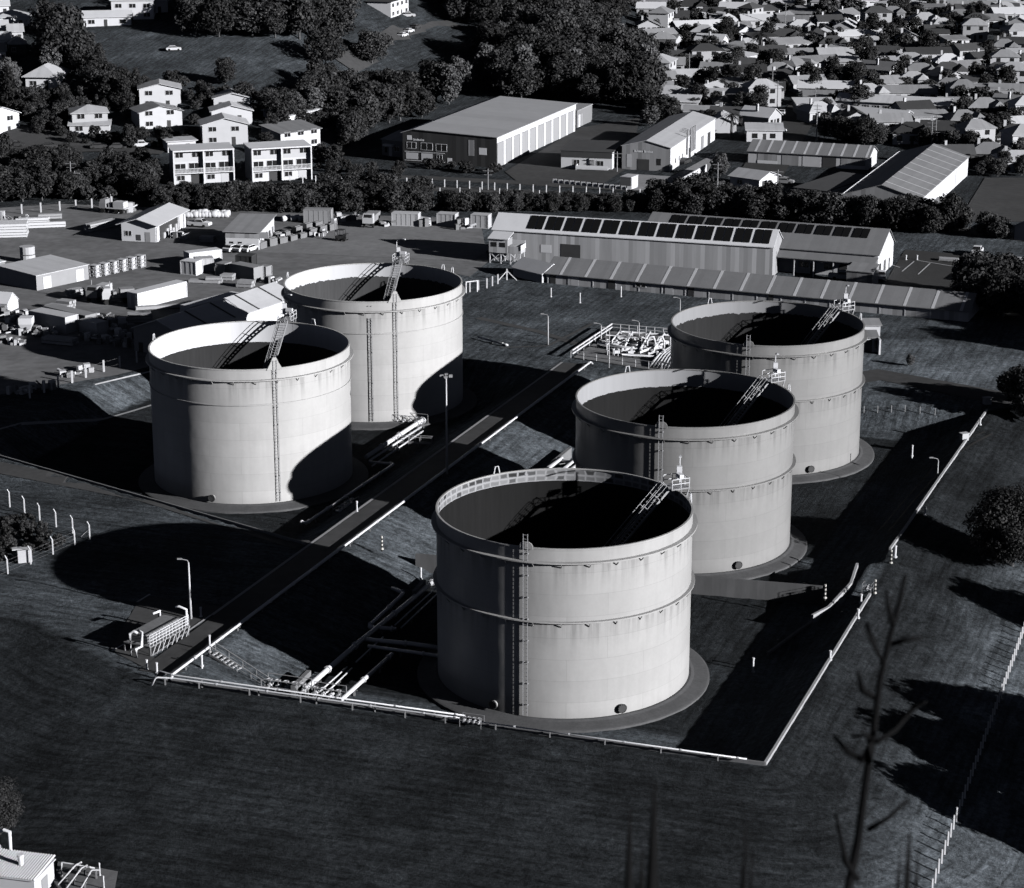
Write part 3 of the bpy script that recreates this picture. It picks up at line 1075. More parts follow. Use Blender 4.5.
A_S = RAD(-19); A_N = RAD(67)
valve_set('row of hand valves beside the pipe ends at the stair foot', at(270, 691, 0.2), A_S, 5)
valve_set('row of hand valves by the pipe ends left of the front pipe rise', at(316, 698, 0.3), A_S, 4, .9)
valve_set('valve cluster at the foot of the back left tank', at(398, 424, 0), A_S, 5, 1.0)
valve_set('dark valve row on the left basin floor by the white post', at(340, 515, 0), A_N, 5, .9)
valve_set('small valve cluster on the front bund below the nearest tank ladder', front(33.5, .5, 3.2), A_S, 4, .55)

pipeline('short white pipe lying on the lawn edge right of the back tank', [at(478, 337, 3.4), at(507, 345, 3.4), at(507.5, 345.3, 3.0)], .16, 'white_paint', 4)
# footbridge between white tanks
fb = thing('footbridge', 'low grey footbridge beside the thick white pipe', 'footbridge', tuple(at(398, 446, 0)), RAD(-8))
MB().box(0, 5.2, -.45, .45, .55, .65).build('deck', 'concrete', fb)
hb = MB()
for x in (0, 1.7, 3.4, 5.1):
    for y in (-.45, .45): hb.bar((x, y, -.1), (x, y, 1.6), .07)
for y in (-.45, .45): hb.bar((0, y, 1.6), (5.2, y, 1.6), .06)
hb.build('handrail', 'steel', fb)

# stair down the bund
def stair(label, top, bot):
    T = thing('stair', label, 'stair', tuple(top), 0)
    v = Vector(bot) - Vector(top)
    h = Vector((v.x, v.y, 0)).normalized(); sd = Vector((-h.y, h.x, 0)) * .55
    st, tr, rl = MB(), MB(), MB()
    for s in (-1, 1):
        st.bar(sd * s + Vector((0, 0, .1)), v + sd * s + Vector((0, 0, .1)), .09, .24)
        rl.bar(sd * s + Vector((0, 0, 1.15)), v + sd * s + Vector((0, 0, 1.15)), .07)
        rl.bar(sd * s + Vector((0, 0, .65)), v + sd * s + Vector((0, 0, .65)), .05)
        for i in range(5):
            p = v * i / 4 + sd * s
            rl.bar(p, p + Vector((0, 0, 1.15)), .07)
    k = 14
    for i in range(k):
        p = v * (i + .5) / k + Vector((0, 0, .18))
        tr.bar(p - sd, p + sd, .26, .06)
    st.build('stringer', 'steel', T); tr.build('tread', 'pipe_paint', T); rl.build('handrail', 'steel', T)


stair('steel stair down the bund slope to the valve rows', at(213, 654, 3.1), at(268, 690, 0.2))

# ------------------------------------------------------------------ posts, lamps, masts
def post(label, base, h, r=.09, m='white_paint', name='post', cat='post', group=None, cap=True):
    b = base
    mb = MB().path([(b.x, b.y, b.z - .3), (b.x, b.y, b.z + h)], r, 8)
    mb.path([(b.x, b.y, b.z - .05), (b.x, b.y, b.z + .12)], r * 1.8, 8)
    if cap: mb.path([(b.x, b.y, b.z + h - .14), (b.x, b.y, b.z + h + .02)], r * 1.3, 8)
    return solo(name, label, cat, mb, m, group)


POSTS = [((357, 512), 1.5, 3, 'by the road edge right of the left white tank'), ((421, 579), 1.5, .3, 'beside the culvert at the ribbed wall'),
         ((753, 672), 1.7, 0, 'alone on the dark floor right of the nearest tank'), ((202, 666), 1.3, 3, 'nearest the bent pipe ends by the pad'),
         ((157, 673), 1.2, 3, 'on the pad edge, nearer the bent pipes'), ((147, 670), 1.2, 3, 'on the pad edge, leftmost of two'),
         ((210, 652), 2.0, 3, 'at the head of the bund stair'), ((201, 617), 1.2, 3, 'beside the tall mast on the pad'),
         ((912, 456), 1.6, 3, 'alone on the dry grass right of the far kerb'), ((493, 438), 1.2, 0, 'in the shade by the white pipe'),
         ((551, 297), 1.7, 3, 'on the lawn, left of the two before the long shed'), ((580, 303), 1.9, 3, 'on the lawn, nearest the manifold'),
         ((621, 297), 2.0, 3, 'leaning pale one on the lawn before the long shed door')]
for (p, h, z, w) in POSTS:
    post('short white post ' + w, at(p[0], p[1], z), h, .11, group='short white posts')
for (p, z, w) in (((825, 598), 3, 'at the bent kerb end'), ((875, 593), 3, 'at the top of the right kerb wall'), ((891, 563), 3, 'at the foot of the far kerb wall'),
                  ((382, 549), 3, 'on the bund slope by the ribbed wall')):
    post('striped black and white marker post ' + w, at(p[0], p[1], z), 1.7, .12, 'marker_stripe', 'marker_post', 'post', 'striped marker posts', cap=False)
post('stout white post behind the striped marker at the basin entrance', at(895, 557), 1.5, .16, group='short white posts')


def lamp_mast(label, base, h, r=.1, heads=1):
    T = thing('lamp_mast', label, 'lamp post', tuple(base), 0, 'tall lamp masts')
    MB().path([(0, 0, -.3), (0, 0, h)], r * 1.25, 8, r * .7).build('pole', 'pale_paint', T, smooth=True)
    hd = MB()
    if heads > 1:
        for a in range(heads):
            u = 2 * math.pi * a / heads
            hd.bar((0, 0, h - .2), (.55 * math.cos(u), .55 * math.sin(u), h + .05), .08)
            hd.cbox(.62 * math.cos(u), .62 * math.sin(u), h + .1, .5, .4, .35, u)
    else:
        hd.path([(0, 0, h - .05), (-.1, 0, h + .25), (-.9, 0, h + .45)], .05, 6)
        hd.cbox(-1.0, 0, h + .45, .55, .22, .14)
    hd.build('lamp_head', 'steel', T)
    return T


lamp_mast('tall floodlight mast on the central bund before the back left tank', at(447, 474, 3), 14.0, .13, 4)
lamp_mast('tall thin mast on the pad beside the pump rack', at(191, 619, 3), 6.9, .13, 1)
lamp_mast('slim pole alone on the lawn behind the white tank', at(548, 345, 3), 5.0, .11, 1)
lamp_mast('lamp post inside the far right kerb wall', at(937, 484, 1.5), 3.4, .09, 1)
lamp_mast('tall thin pole in front of the pipe manifold', at(609, 368, 3), 6.4, .07, 1)
lamp_mast('pole at the back left corner of the manifold', at(601, 345, 3), 3.4, .13, 1)
lamp_mast('curved lamp post behind the pipe manifold', at(639, 341, 3), 3.2, .08, 1)
lamp_mast('pole on the lawn beside the rim of the far right tank', at(680, 316, 3), 3.0, .08, 1)
lamp_mast('pole at the manifold end beside the far right tank', at(670, 350, 3), 3.2, .12, 1)

# ------------------------------------------------------------------ pump rack on the pad
pr = thing('pump_rack', 'railed pale loading rack with vent pipes on the pad', 'loading rack', tuple(at(146, 656, 3)), RAD(62))
k = MB()
k.box(0, 7.2, -.6, 3.0, 1.0, 1.15)
for x in (0.1, 2.4, 4.8, 7.1):
    for y in (-.55, 2.95): k.bar((x, y, -.2), (x, y, 1.1), .14)
k.build('platform', 'old_concrete', pr)
k = MB()
for x in np.arange(0, 7.3, .6):
    k.bar((x, -.6, 1.1), (x, -.6, 2.5), .06)
for z in (1.5, 1.85, 2.2, 2.5):
    k.bar((0, -.6, z), (7.2, -.6, z), .07)
for x in np.arange(.3, 7, .9): k.bar((x, -.62, 0), (x + .8, -.62, 1.1), .06)
k.build('railing', 'pipe_paint', pr)
MB().box(.6, 6.9, .2, 2.7, 1.15, 1.9).box(.7, 6.8, .35, 2.55, 1.9, 2.1).build('pump_housing', 'old_concrete', pr)
for pts in ([(-.8, 1.4, 0), (-.8, 1.4, 2.7), (-.7, .9, 3.0), (-.6, .5, 2.8)], [(-1.0, .5, 0), (-1.0, .5, 1.1), (-.5, .1, 1.3), (-.4, .1, 2.9), (-.4, .6, 3.1)],
            [(7.4, -.2, 1.0), (7.4, -.2, 3.0), (7.2, .6, 3.3), (7.0, 1.0, 3.2)], [(6.4, 2.8, 1), (6.4, 2.8, 2.6), (5.2, 2.8, 2.7)]):
    MB().path(pts, .14, 8).build('vent_pipe', 'pipe_paint', pr, smooth=True)
for a, b in (((112, 652), (124, 645)), ):
    line(at(*a), at(*b), .2)

# ------------------------------------------------------------------ manifold area
mf = thing('pipe_manifold', 'fenced pit of white pipes and valves beyond the central bund', 'pipe manifold', tuple(at(572, 360, 3)), 0)
O = at(572, 360, 3)
loc = lambda x, y, z: at(x, y, 3) - O + Vector((0, 0, z))
fr = MB()
for a, b in (((572, 358), (612, 331)), ((571, 358), (662, 371)), ((612, 331), (672, 336))):
    A, B = loc(*a, 0), loc(*b, 0)
    n = 7
    for i in range(n + 1):
        p = A + (B - A) * i / n
        fr.bar(p, p + Vector((0, 0, 1.3)), .1)
    for z in (.7, 1.3): fr.bar(A + Vector((0, 0, z)), B + Vector((0, 0, z)), .16 if a[0] == 572 else .08, .2 if a[0] == 572 else .08)
fr.build('guard_rail', 'white_paint', mf)
MB().prism([loc(x, y, 0)[:2] for x, y in ((573, 358), (660, 372), (676, 338), (612, 332))], -.1, .12).build('slab', 'old_concrete', mf)
r2 = random.Random(4)
for a, b, r, z in (((598, 348), (640, 355), .32, .8), ((600, 345), (660, 352), .2, .9), ((612, 340), (668, 347), .3, .8), ((606, 342), (645, 346), .16, 1.3),
                   ((620, 336), (672, 341), .2, .9), ((622, 358), (655, 361), .2, .7), ((640, 358), (668, 348), .22, 1.0), ((628, 351), (664, 355), .34, .7),
                   ((625, 352), (632, 338), .18, 1.1), ((640, 356), (650, 338), .18, 1.1), ((612, 347), (620, 337), .15, 1.1), ((654, 356), (664, 340), .18, 1.2)):
    A, B = loc(*a, z), loc(*b, z)
    MB().path([A - Vector((0, 0, z)), A, B, B - Vector((0, 0, z))], r * .7, 8).build('pipe', 'white_paint', mf, smooth=True)
for i in range(36):
    vv = MB()
    t, u = r2.random(), r2.random()
    p = loc(604 + 60 * t, 357 - 18 * u + 6 * t, 0)
    h = .9 + r2.random() * 1.2
    vv.bar(p, p + Vector((0, 0, h)), .12)
    vv.path([p + Vector((0, 0, h - .15)), p + Vector((0, 0, h))], .28, 8)
    if i % 3 == 0: vv.bar(p + Vector((-.7, 0, .8)), p + Vector((.7, .3, .8)), .4, .5)
    vv.build('valve', 'white_paint', mf)
for px in (652, 661):
    p = loc(px, 352, 0)
    MB().path([p + Vector((-.8, 0, 0)), p + Vector((-.8, 0, 1.8)), p + Vector((-.4, 0, 2.6)), p + Vector((.2, 0, 2.6)), p + Vector((.5, 0, 1.8)), p + Vector((.5, 0, 0))], .16, 8).build('loop_pipe', 'white_paint', mf, smooth=True)
# ribbed white pipe bundle running toward the grey tanks
bd = thing('pipe_bundle', 'bundle of white pipes curving down toward the grey tanks', 'pipe bundle', tuple(at(650, 372, 3)), 0)
O2 = at(650, 372, 3)
for i in range(7):
    o = i * 3.4
    pts = [at(648 + o, 376 + o * .25, .6), at(650 + o, 366 + o * .2, 3.3), at(660 + o * .8, 354 + o * .15, 4.0), at(675 + o * .45, 344 + o * .1, 3.4)]
    MB().path([p - O2 for p in pts], .24 if i == 0 else .16, 8).build('pipe', 'white_paint', bd, smooth=True)
tr_ = MB()
for t in np.linspace(.05, .95, 9):
    a = at(649 + 24 * t, 372 - 28 * t, 3.3 + math.sin(t * 3) * .5) - O2; b = at(671 + 14 * t, 376 - 28 * t, 3.3 + math.sin(t * 3) * .5) - O2
    tr_.bar(a, b, .12)
tr_.build('saddle', 'steel', bd)

# culvert frame just behind the nearest tank
cf = thing('pipe_trestle', 'white pipe trestle crossing the bund behind the nearest tank rim', 'pipe trestle', tuple(at(545, 472, 0)), 0)
O3 = at(545, 472, 0)
for a, b in (((541, 474), (562, 458)), ((556, 476), (575, 460)), ((562, 477), (580, 463))):
    MB().path([at(*a, .5) - O3, at(*a, 1.6) - O3, at(*b, 1.6) - O3, at(*b, .3) - O3], .22, 8).build('pipe', 'white_paint', cf, smooth=True)
MB().bar(at(556, 459, 1.5) - O3, at(577, 462, 1.5) - O3, .3, .3).build('cross_beam', 'white_paint', cf)


# ------------------------------------------------------------------ buildings
KM = {'door': 'grey_paint', 'window': 'glass', 'garage': 'pale_paint', 'dark_door': 'dark_paint', 'white_door': 'white_paint', 'opening': 'dark_steel', 'pale_panel': 'pale_paint',
      'roller_door': 'sheet_wall_mid', 'sign': 'white_paint', 'pier': 'white_paint', 'band': 'white_paint'}
NM = {'garage': 'garage_door', 'dark_door': 'door', 'white_door': 'door', 'pale_panel': 'wall_panel', 'band': 'fascia', 'sign': 'sign_board'}


def openings(T, L, D, ops):
    for op in ops:
        f, u, w, z0, h, kd = op[:6]
        e = op[6] if len(op) > 6 else .05
        mb = MB()
        if f == 'f': mb.box(u, u + w, -e, .1, z0, z0 + h)
        elif f == 'b': mb.box(u, u + w, D - .1, D + e, z0, z0 + h)
        elif f == 'r': mb.box(L - .1, L + e, u, u + w, z0, z0 + h)
        else: mb.box(-e, .1, u, u + w, z0, z0 + h)
        o = mb.build(NM.get(kd, kd), KM[kd], T)
        if kd == 'window' and w > 1.0:
            fm = MB()
            t = .07
            E = e + .03
            bars = [(u - t, u + w + t, z0 - t, z0), (u - t, u + w + t, z0 + h, z0 + h + t), (u - t, u, z0, z0 + h), (u + w, u + w + t, z0, z0 + h),
                    (u + w / 2 - t / 2, u + w / 2 + t / 2, z0, z0 + h)]
            for a, b, c, d in bars:
                if f == 'f': fm.box(a, b, -E, .08, c, d)
                elif f == 'b': fm.box(a, b, D - .08, D + E, c, d)
                elif f == 'r': fm.box(L - .08, L + E, a, b, c, d)
                else: fm.box(-E, .08, a, b, c, d)
            fm.build('frame', 'white_paint', o)


def slab(mb, quad, t=.14):
    """roof sheet: 4 corners (upper face) given thickness downward"""
    q = [Vector(p) for p in quad]
    lo = [p - Vector((0, 0, t)) for p in q]
    return mb.add(q + lo, [(0, 1, 2, 3), (7, 6, 5, 4), (0, 4, 5, 1), (1, 5, 6, 2), (2, 6, 7, 3), (3, 7, 4, 0)])


def building(name, label, cat, A, B, D, eave, rise=1.5, roof='gable', over=.4, wm='wall_white', rm='roof_pale', ops=(), sky=None, group=None, base=None,
             ridge_t=.5, stripes=0, sub=(), local=False, extra_wall=None):
    A = Vector((A[0], A[1])); B = Vector((B[0], B[1]))
    L = (B - A).length
    rz = math.atan2(B.y - A.y, B.x - A.x)
    c, s = math.cos(rz), math.sin(rz)
    if base is None:
        cs = [A, B, A + Vector((-s, c)) * D, B + Vector((-s, c)) * D]
        base = min(tz(p.x, p.y) for p in cs)
    T = thing(name, label, cat, (A.x, A.y, base), rz, group)
    w = MB()
    lo = -1.5
    RY = D * ridge_t; RX = L * ridge_t
    e = eave - .08
    if roof == 'gable':        # ridge along x
        k = rise
        w.add([(0, 0, lo), (L, 0, lo), (L, D, lo), (0, D, lo), (0, 0, e), (L, 0, e), (L, D, e), (0, D, e), (0, RY, e + k), (L, RY, e + k)],
              [(0, 1, 5, 4), (2, 3, 7, 6), (1, 2, 6, 9, 5), (3, 0, 4, 8, 7), (4, 5, 9, 8), (8, 9, 6, 7), (0, 3, 2, 1)])
    elif roof == 'gabley':     # ridge along y
        w.add([(0, 0, lo), (L, 0, lo), (L, D, lo), (0, D, lo), (0, 0, e), (L, 0, e), (L, D, e), (0, D, e), (RX, 0, e + rise), (RX, D, e + rise)],
              [(0, 1, 5, 8, 4), (2, 3, 7, 9, 6), (1, 2, 6, 5), (3, 0, 4, 7), (4, 8, 9, 7), (8, 5, 6, 9), (0, 3, 2, 1)])
    elif roof == 'skillion':   # high at the back
        w.add([(0, 0, lo), (L, 0, lo), (L, D, lo), (0, D, lo), (0, 0, e), (L, 0, e), (L, D, e + rise), (0, D, e + rise)],
              [(0, 1, 5, 4), (2, 3, 7, 6), (1, 2, 6, 5), (3, 0, 4, 7), (4, 5, 6, 7), (0, 3, 2, 1)])
    else:
        w.box(0, L, 0, D, lo, e)
    w.build('wall', wm, T)
    o = over
    r = MB()
    sk = []
    if roof == 'gable':
        k1, k2 = rise / RY, rise / (D - RY)
        f1 = [(-o, -o, eave - k1 * o), (L + o, -o, eave - k1 * o), (L + o, RY, eave + rise), (-o, RY, eave + rise)]
        f2 = [(-o, RY, eave + rise), (L + o, RY, eave + rise), (L + o, D + o, eave - k2 * o), (-o, D + o, eave - k2 * o)]
        slab(r, f1); slab(r, f2)
        sk = [f1, f2]
    elif roof == 'gabley':
        k1, k2 = rise / RX, rise / (L - RX)
        f1 = [(-o, -o, eave - k1 * o), (RX, -o, eave + rise), (RX, D + o, eave + rise), (-o, D + o, eave - k1 * o)]
        f2 = [(RX, -o, eave + rise), (L + o, -o, eave - k2 * o), (L + o, D + o, eave - k2 * o), (RX, D + o, eave + rise)]
        slab(r, f1); slab(r, f2)
        sk = [f1, f2]
    elif roof == 'skillion':
        k1 = rise / D
        f1 = [(-o, -o, eave - k1 * o), (L + o, -o, eave - k1 * o), (L + o, D + o, eave + rise + k1 * o), (-o, D + o, eave + rise + k1 * o)]
        slab(r, f1)
        sk = [f1]
    elif roof == 'hip':
        h = min(L, D) / 2
        if L >= D: p1, p2 = Vector((h * .95, D / 2, eave + rise)), Vector((L - h * .95, D / 2, eave + rise))
        else: p1, p2 = Vector((L / 2, h * .95, eave + rise)), Vector((L / 2, D - h * .95, eave + rise))
        a, b, c_, d = [Vector(q) for q in ((-o, -o, eave - .1), (L + o, -o, eave - .1), (L + o, D + o, eave - .1), (-o, D + o, eave - .1))]
        vs = [a, b, c_, d, p1, p2] + [q - Vector((0, 0, .18)) for q in (a, b, c_, d)]
        fs = [(0, 1, 5, 4), (1, 2, 5), (2, 3, 4, 5), (3, 0, 4)] if L >= D else [(0, 1, 4), (1, 2, 5, 4), (2, 3, 5), (3, 0, 4, 5)]
        fs += [(0, 6, 7, 1), (1, 7, 8, 2), (2, 8, 9, 3), (3, 9, 6, 0), (9, 8, 7, 6)]
        r.add(vs, fs)
    else:   # flat with parapet edge
        r.box(-o, L + o, -o, D + o, eave - .25, eave)
    RO = r.build('roof', rm, T)
    if stripes:
        # translucent sheets running from ridge to eave, a few cm proud of the roof
        for fi, fct in enumerate(sk):
            if stripes < 0 and fi == 0 and roof == 'gabley': continue
            n = abs(stripes)
            for i in range(n):
                t0 = (i + .62) / n; dt = .55 / (Vector(fct[1]) - Vector(fct[0])).length if roof != 'gabley' else .45 / (Vector(fct[3]) - Vector(fct[0])).length
                P = [Vector(q) for q in fct]
                up = Vector((0, 0, .04))
                if roof == 'gabley':
                    q = [P[0].lerp(P[3], t0), P[1].lerp(P[2], t0), P[1].lerp(P[2], t0 + dt), P[0].lerp(P[3], t0 + dt)]
                else:
                    q = [P[0].lerp(P[1], t0), P[0].lerp(P[1], t0 + dt), P[3].lerp(P[2], t0 + dt), P[3].lerp(P[2], t0)]
                slab(MB(), [v + up for v in q], .03).build('skylight', 'skylight', RO) if True else None
    openings(T, L, D, ops)
    T['_L'] = L; T['_D'] = D
    return T


def bpx(name, label, cat, a, b, D, eave, za=None, **kw):
    A = on(*a); B = on(*b)
    return building(name, label, cat, A, B, D, eave, **kw)


# --- solar warehouse and its neighbours
sw = building('warehouse', 'long grey sheet metal warehouse with a row of solar panels', 'warehouse', at(493, 259), at(772, 278), 8.6, 6.2, rise=2.5, over=.25,
              wm='sheet_wall', rm='roof_white', ops=(('f', 14.2, 4.0, 0, 4.0, 'opening'), ('f', 10, 2.2, 2.0, 1.6, 'sign'), ('r', 3.2, .8, .4, 4.2, 'door')))
swL = sw['_L']
def panels(T, x0, x1, y0, y1, z0, z1, n, gap=.75):
    w = (x1 - x0) / n
    for i in range(n):
        a = x0 + i * w + gap / 2; b = x0 + (i + 1) * w - gap / 2
        m_ = (a + b) / 2
        q = lambda u0, u1: [Vector((u0, y0, z0)), Vector((u1, y0, z0)), Vector((u1, y1, z1)), Vector((u0, y1, z1))]
        mb = MB()
        slab(mb, q(a, m_ - .11), .06); slab(mb, q(m_ + .11, b), .06)
        mb.build('solar_panel', 'solar_glass', T)
panels(sw, 6.6, swL - .6, .45, 3.9, 6.2 + .45 * .581 + .14, 6.2 + 3.9 * .581 + .14, 13, .7)
s2 = building('warehouse', 'white gabled warehouse with verandah behind the solar warehouse', 'warehouse', xy(at(877, 279) + Vector((-48 * math.cos(RAD(21.5)), 48 * math.sin(RAD(21.5)), 0))), at(877, 279), 14, 4.8, rise=3.4, over=.3, wm='wall_white', rm='roof_shed',
              ridge_t=.62, ops=[('f', u, 2.0, 1.2, 1.1, 'window') for u in (32.5, 37.5, 43.0, 46.0)] + [('f', 34.8, 1.1, 0, 2.1, 'dark_door'), ('f', 40.5, 1.6, 0, 2.4, 'dark_door'),
                   ('r', 1.0, 2.0, 0, 2.6, 'dark_door'), ('r', 5.5, 1.6, .3, 2.2, 'window'), ('r', 10, .9, 0, 2.1, 'dark_door')])
panels(s2, 4, s2['_L'] - 3, 4.9, 8.0, 4.8 + 4.9 * .392 + .14, 4.8 + 8.0 * .392 + .14, 11)
vr = MB(); slab(vr, [(28, -3.2, 3.5), (s2['_L'] + .2, -3.2, 3.5), (s2['_L'] + .2, -.42, 4.3), (28, -.42, 4.3)])
v_o = vr.build('verandah_roof', 'roof_shed', s2)
vp = MB()
for x in np.linspace(28.5, s2['_L'] - .3, 6): vp.bar((x, -3.0, -.3), (x, -3.0, 3.4), .16)
vp.build('verandah_post', 'white_paint', s2)
building('shed', 'small grey sheet metal lean-to at the end of the verandah', 'shed', at(846, 285), at(872, 287.5), 4.2, 2.9, rise=.8, roof='skillion', over=.1, wm='sheet_wall_mid', rm='roof_mid')
building('long_shed', 'long low shed with pale striped skylights on its grey roof', 'shed', at(546, 283), at(968, 322), 9.5, 2.1, rise=2.2, over=.35, wm='sheet_wall', rm='roof_shed', stripes=16,
         ops=[('f', u, w, 0, 1.85, k_) for u, w, k_ in ((.8, 1.2, 'opening'), (4.5, 2.2, 'pale_panel'), (12.6, 1.5, 'opening'), (24, 1.6, 'pale_panel'), (28.5, 1.2, 'opening'), (44, 1.0, 'opening'))] +
             [('f', 18.2, 2.0, .9, .7, 'window')] + [('f', u, .2, 0, 1.95, 'pier') for u in np.arange(.3, 74, 4.6)])
building('canopy', 'small white gabled canopy at the left end of the long shed', 'canopy', at(513, 276), at(542, 283), 5.5, 1.9, rise=1.5, roof='gable', over=.3, wm='wall_pale', rm='roof_white')
gt = thing('lookout_office', 'small timber lookout office on stilts beside the grey warehouse', 'office', tuple(at(489, 263)), RAD(-19))
MB().box(0, 3.9, 0, 3.0, 2.2, 5.0).box(3.9, 6.6, .2, 3, 2.2, 3.6).build('wall', 'sheet_wall', gt)
m_ = MB(); slab(m_, [(-.2, -.3, 5.1), (4.1, -.3, 5.1), (4.1, 3.3, 5.9), (-.2, 3.3, 5.9)]); m_.build('roof', 'roof_white', gt)
m_ = MB()
for x in (.1, 2.4, 4.4, 6.4):
    for y in (.3, 2.8): m_.bar((x, y, -.3), (x, y, 2.2), .2)
for x in (.1, 2.4, 4.4): m_.bar((x, .28, .2), (x + 2.2, .28, 2.1), .12); m_.bar((x, .32, 2.1), (x + 2.2, .32, .2), .12)
m_.build('stilt', 'white_paint', gt)
for u in (.5, 2.3): MB().box(u, u + 1.1, -.05, .1, 3.4, 4.3).build('window', 'glass', gt)
MB().box(6.55, 6.68, .1, 3.1, 2.9, 3.9).box(3.9, 6.6, 2.9, 3.05, 3.6, 4.4).build('balustrade', 'white_paint', gt)
# braced fence post by the canopy
bp_ = MB(); q0 = at(507, 280)
bp_.bar((q0.x, q0.y, 2.8), (q0.x, q0.y, 5.2), .2); bp_.bar((q0.x, q0.y, 4.8), (q0.x + 1.9, q0.y - .5, 3), .14); bp_.bar((q0.x, q0.y, 4.8), (q0.x - 1.7, q0.y - .6, 3), .14)
solo('fence_strainer', 'white braced fence post at the corner of the lawn by the canopy', 'fence post', bp_, 'white_paint')

# small roofed cabinet & hut
hut = building('switch_hut', 'small white hut with wing walls beside the far right tank', 'hut', at(862, 352), at(877, 352), 3.0, 2.6, rise=.4, roof='skillion', over=.3, wm='wall_white', rm='roof_mid',
               ops=(('f', .4, 1.2, 0, 2.1, 'opening'), ('f', 2.0, 1.0, .6, 1.4, 'window')))
MB().box(hut['_L'], hut['_L'] + .3, -1.8, 3.2, -.3, 2.6).build('wing_wall', 'wall_white', hut)
building('switch_hut', 'low flat roofed annex behind the white hut', 'hut', at(862, 336), at(880, 336), 3.4, 2.0, rise=.3, roof='skillion', over=.3, wm='wall_white', rm='roof_mid')
pk = thing('slatted_crate', 'small slatted pale crate standing in front of the long shed', 'crate', tuple(at(805, 297)), RAD(-19))
MB().box(0, 4.2, 0, 1.6, 0, 1.2).box(4.2, 5.0, .2, 1.4, 0, 1.5).build('body', 'pale_paint', pk)

# --- the depot on the left
dg = building('depot_shed', 'white gabled depot shed with an open bay on its right side', 'depot shed', at(122, 241), at(156, 242.6), 17, 3.9, rise=1.1, roof='gabley', over=.9, wm='wall_white', rm='roof_white',
              ops=[('f', .8, 1.4, 1.2, 1.0, 'window'), ('f', 3.2, 1.0, .3, 1.2, 'opening'), ('f', 5.2, 1.1, 0, 2.1, 'door'), ('r', 2.2, 10.6, 0, 3.2, 'opening')] +
              [('r', u, .9, 0, 3.0, 'pier', .25) for u in (.2, 13.2, 15.9)] + [('r', 4 + i * 1.7, 1.0, .1, 1.2 + .5 * (i % 3), 'pale_panel', .3) for i in range(5)])
dd = building('depot_shed', 'grey roofed white shed with parked cars along its front', 'depot shed', at(226, 249.5), at(259, 250.5), 13, 3.9, rise=1.0, roof='skillion', over=.5, wm='wall_white', rm='roof_mid',
              ops=[('f', -.02, 9, 2.5, 1.3, 'roller_door'), ('f', .8, .8, .7, 1.0, 'window'), ('f', 2.6, .8, .7, 1.0, 'window'), ('r', 1.2, 1.2, .8, 1.1, 'window'), ('r', 4.4, 2.6, 0, 2.6, 'opening'), ('r', 8.2, 1.4, 0, 2.4, 'opening'), ('r', 10.8, 1.2, 1.4, 1.3, 'window')])
lb = building('store_building', 'low pale roofed store with two white doors, far left of yard', 'store building', at(37, 291), at(89, 279.5), 11, 3.0, rise=.4, roof='skillion', over=.15, wm='wall_grey', rm='roof_pale',
              ops=(('f', 1.6, 1.9, .1, 2.3, 'white_door'), ('f', 9.6, 1.9, .1, 2.3, 'white_door')))
building('store_building', 'low flat roofed store behind the one with white doors', 'store building', at(-14, 281), at(6, 277), 12, 3.2, rise=.3, roof='skillion', over=.15, wm='wall_grey', rm='roof_white')
wl = building('warehouse', 'grey roofed warehouse with a white end wall behind the left tank', 'warehouse', (-63.6, 363.7), (-54.6, 358.5), 33, 4.6, rise=1.9, roof='gabley', over=.25, wm='wall_grey', rm='roof_pale', stripes=0,
              ops=(('f', 1.0, .9, 0, 2.1, 'dark_door'), ('r', .3, 32.4, 0, 4.4, 'band', .06)))
gap = MB()
for t in (6, 14, 22, 30, 37):
    gap.box(4.2, wl['_L'] + .2, t, t + .45, 0, .02)
# valley gutters drawn as sunk dark joints on the roof slope
for t in (7, 14, 21, 28):
    q = MB(); Lw = wl['_L']
    slab(q, [(Lw / 2 + .1, t, 4.6 + 1.9 + .05), (Lw + .24, t, 4.6 + .05 - .07), (Lw + .24, t + .4, 4.6 + .05 - .07), (Lw / 2 + .1, t + .4, 4.6 + 1.9 + .05)], .04)
    q.build('roof_joint', 'dark_steel', wl)

# --- industrial estate
bw = building('big_warehouse', 'largest dark walled warehouse with a broad pale roof', 'warehouse', (-27.3, 554.0), (-3.8, 545.5), 62, 7.6, rise=.9, roof='gabley', ridge_t=.12, over=.35, wm='sheet_wall_dark', rm='roof_big',
              ops=[('f', 1.2, 2.4, 3.6, 1.5, 'window'), ('f', 5.0, 3.0, 3.4, 1.7, 'window'), ('f', 9.0, 2.8, 3.3, 1.7, 'window'), ('f', .9, 3.2, .9, 1.6, 'pale_panel'), ('f', 5.0, 3.0, .8, 1.7, 'pale_panel'),
                   ('f', 9.2, 1.4, .8, 1.5, 'window'), ('f', 17.6, 1.5, 2.6, 3.9, 'roller_door'), ('f', 20.4, 2.0, 3.0, 1.7, 'sign'), ('f', 12.0, 1.2, .1, 1.6, 'sign'), ('f', 1.2, 1.3, 5.7, 1.1, 'sign'),
                   ('f', 0.5, 10.8, 2.7, .12, 'band', .09), ('f', .5, 10.8, .5, .12, 'band', .09),
                   ('r', .2, 61.6, 6.0, 1.45, 'band', .08)] +
              [('r', .5 + i * 6.1, 4.1, 0, 5.9, 'roller_door') for i in range(10)] + [('r', 4.75 + i * 6.1, 1.5, 0, 5.95, 'band', .12) for i in range(10)])
wd = MB(); L_ = [random.Random(2)]
lt = MB()
for i in range(9): lt.box(2.9 + i * .33, 2.9 + i * .33 + .2, -.06, .05, 5.55, 5.95 if i % 3 else 6.05)
lt.build('sign_lettering', 'white_paint', bw)
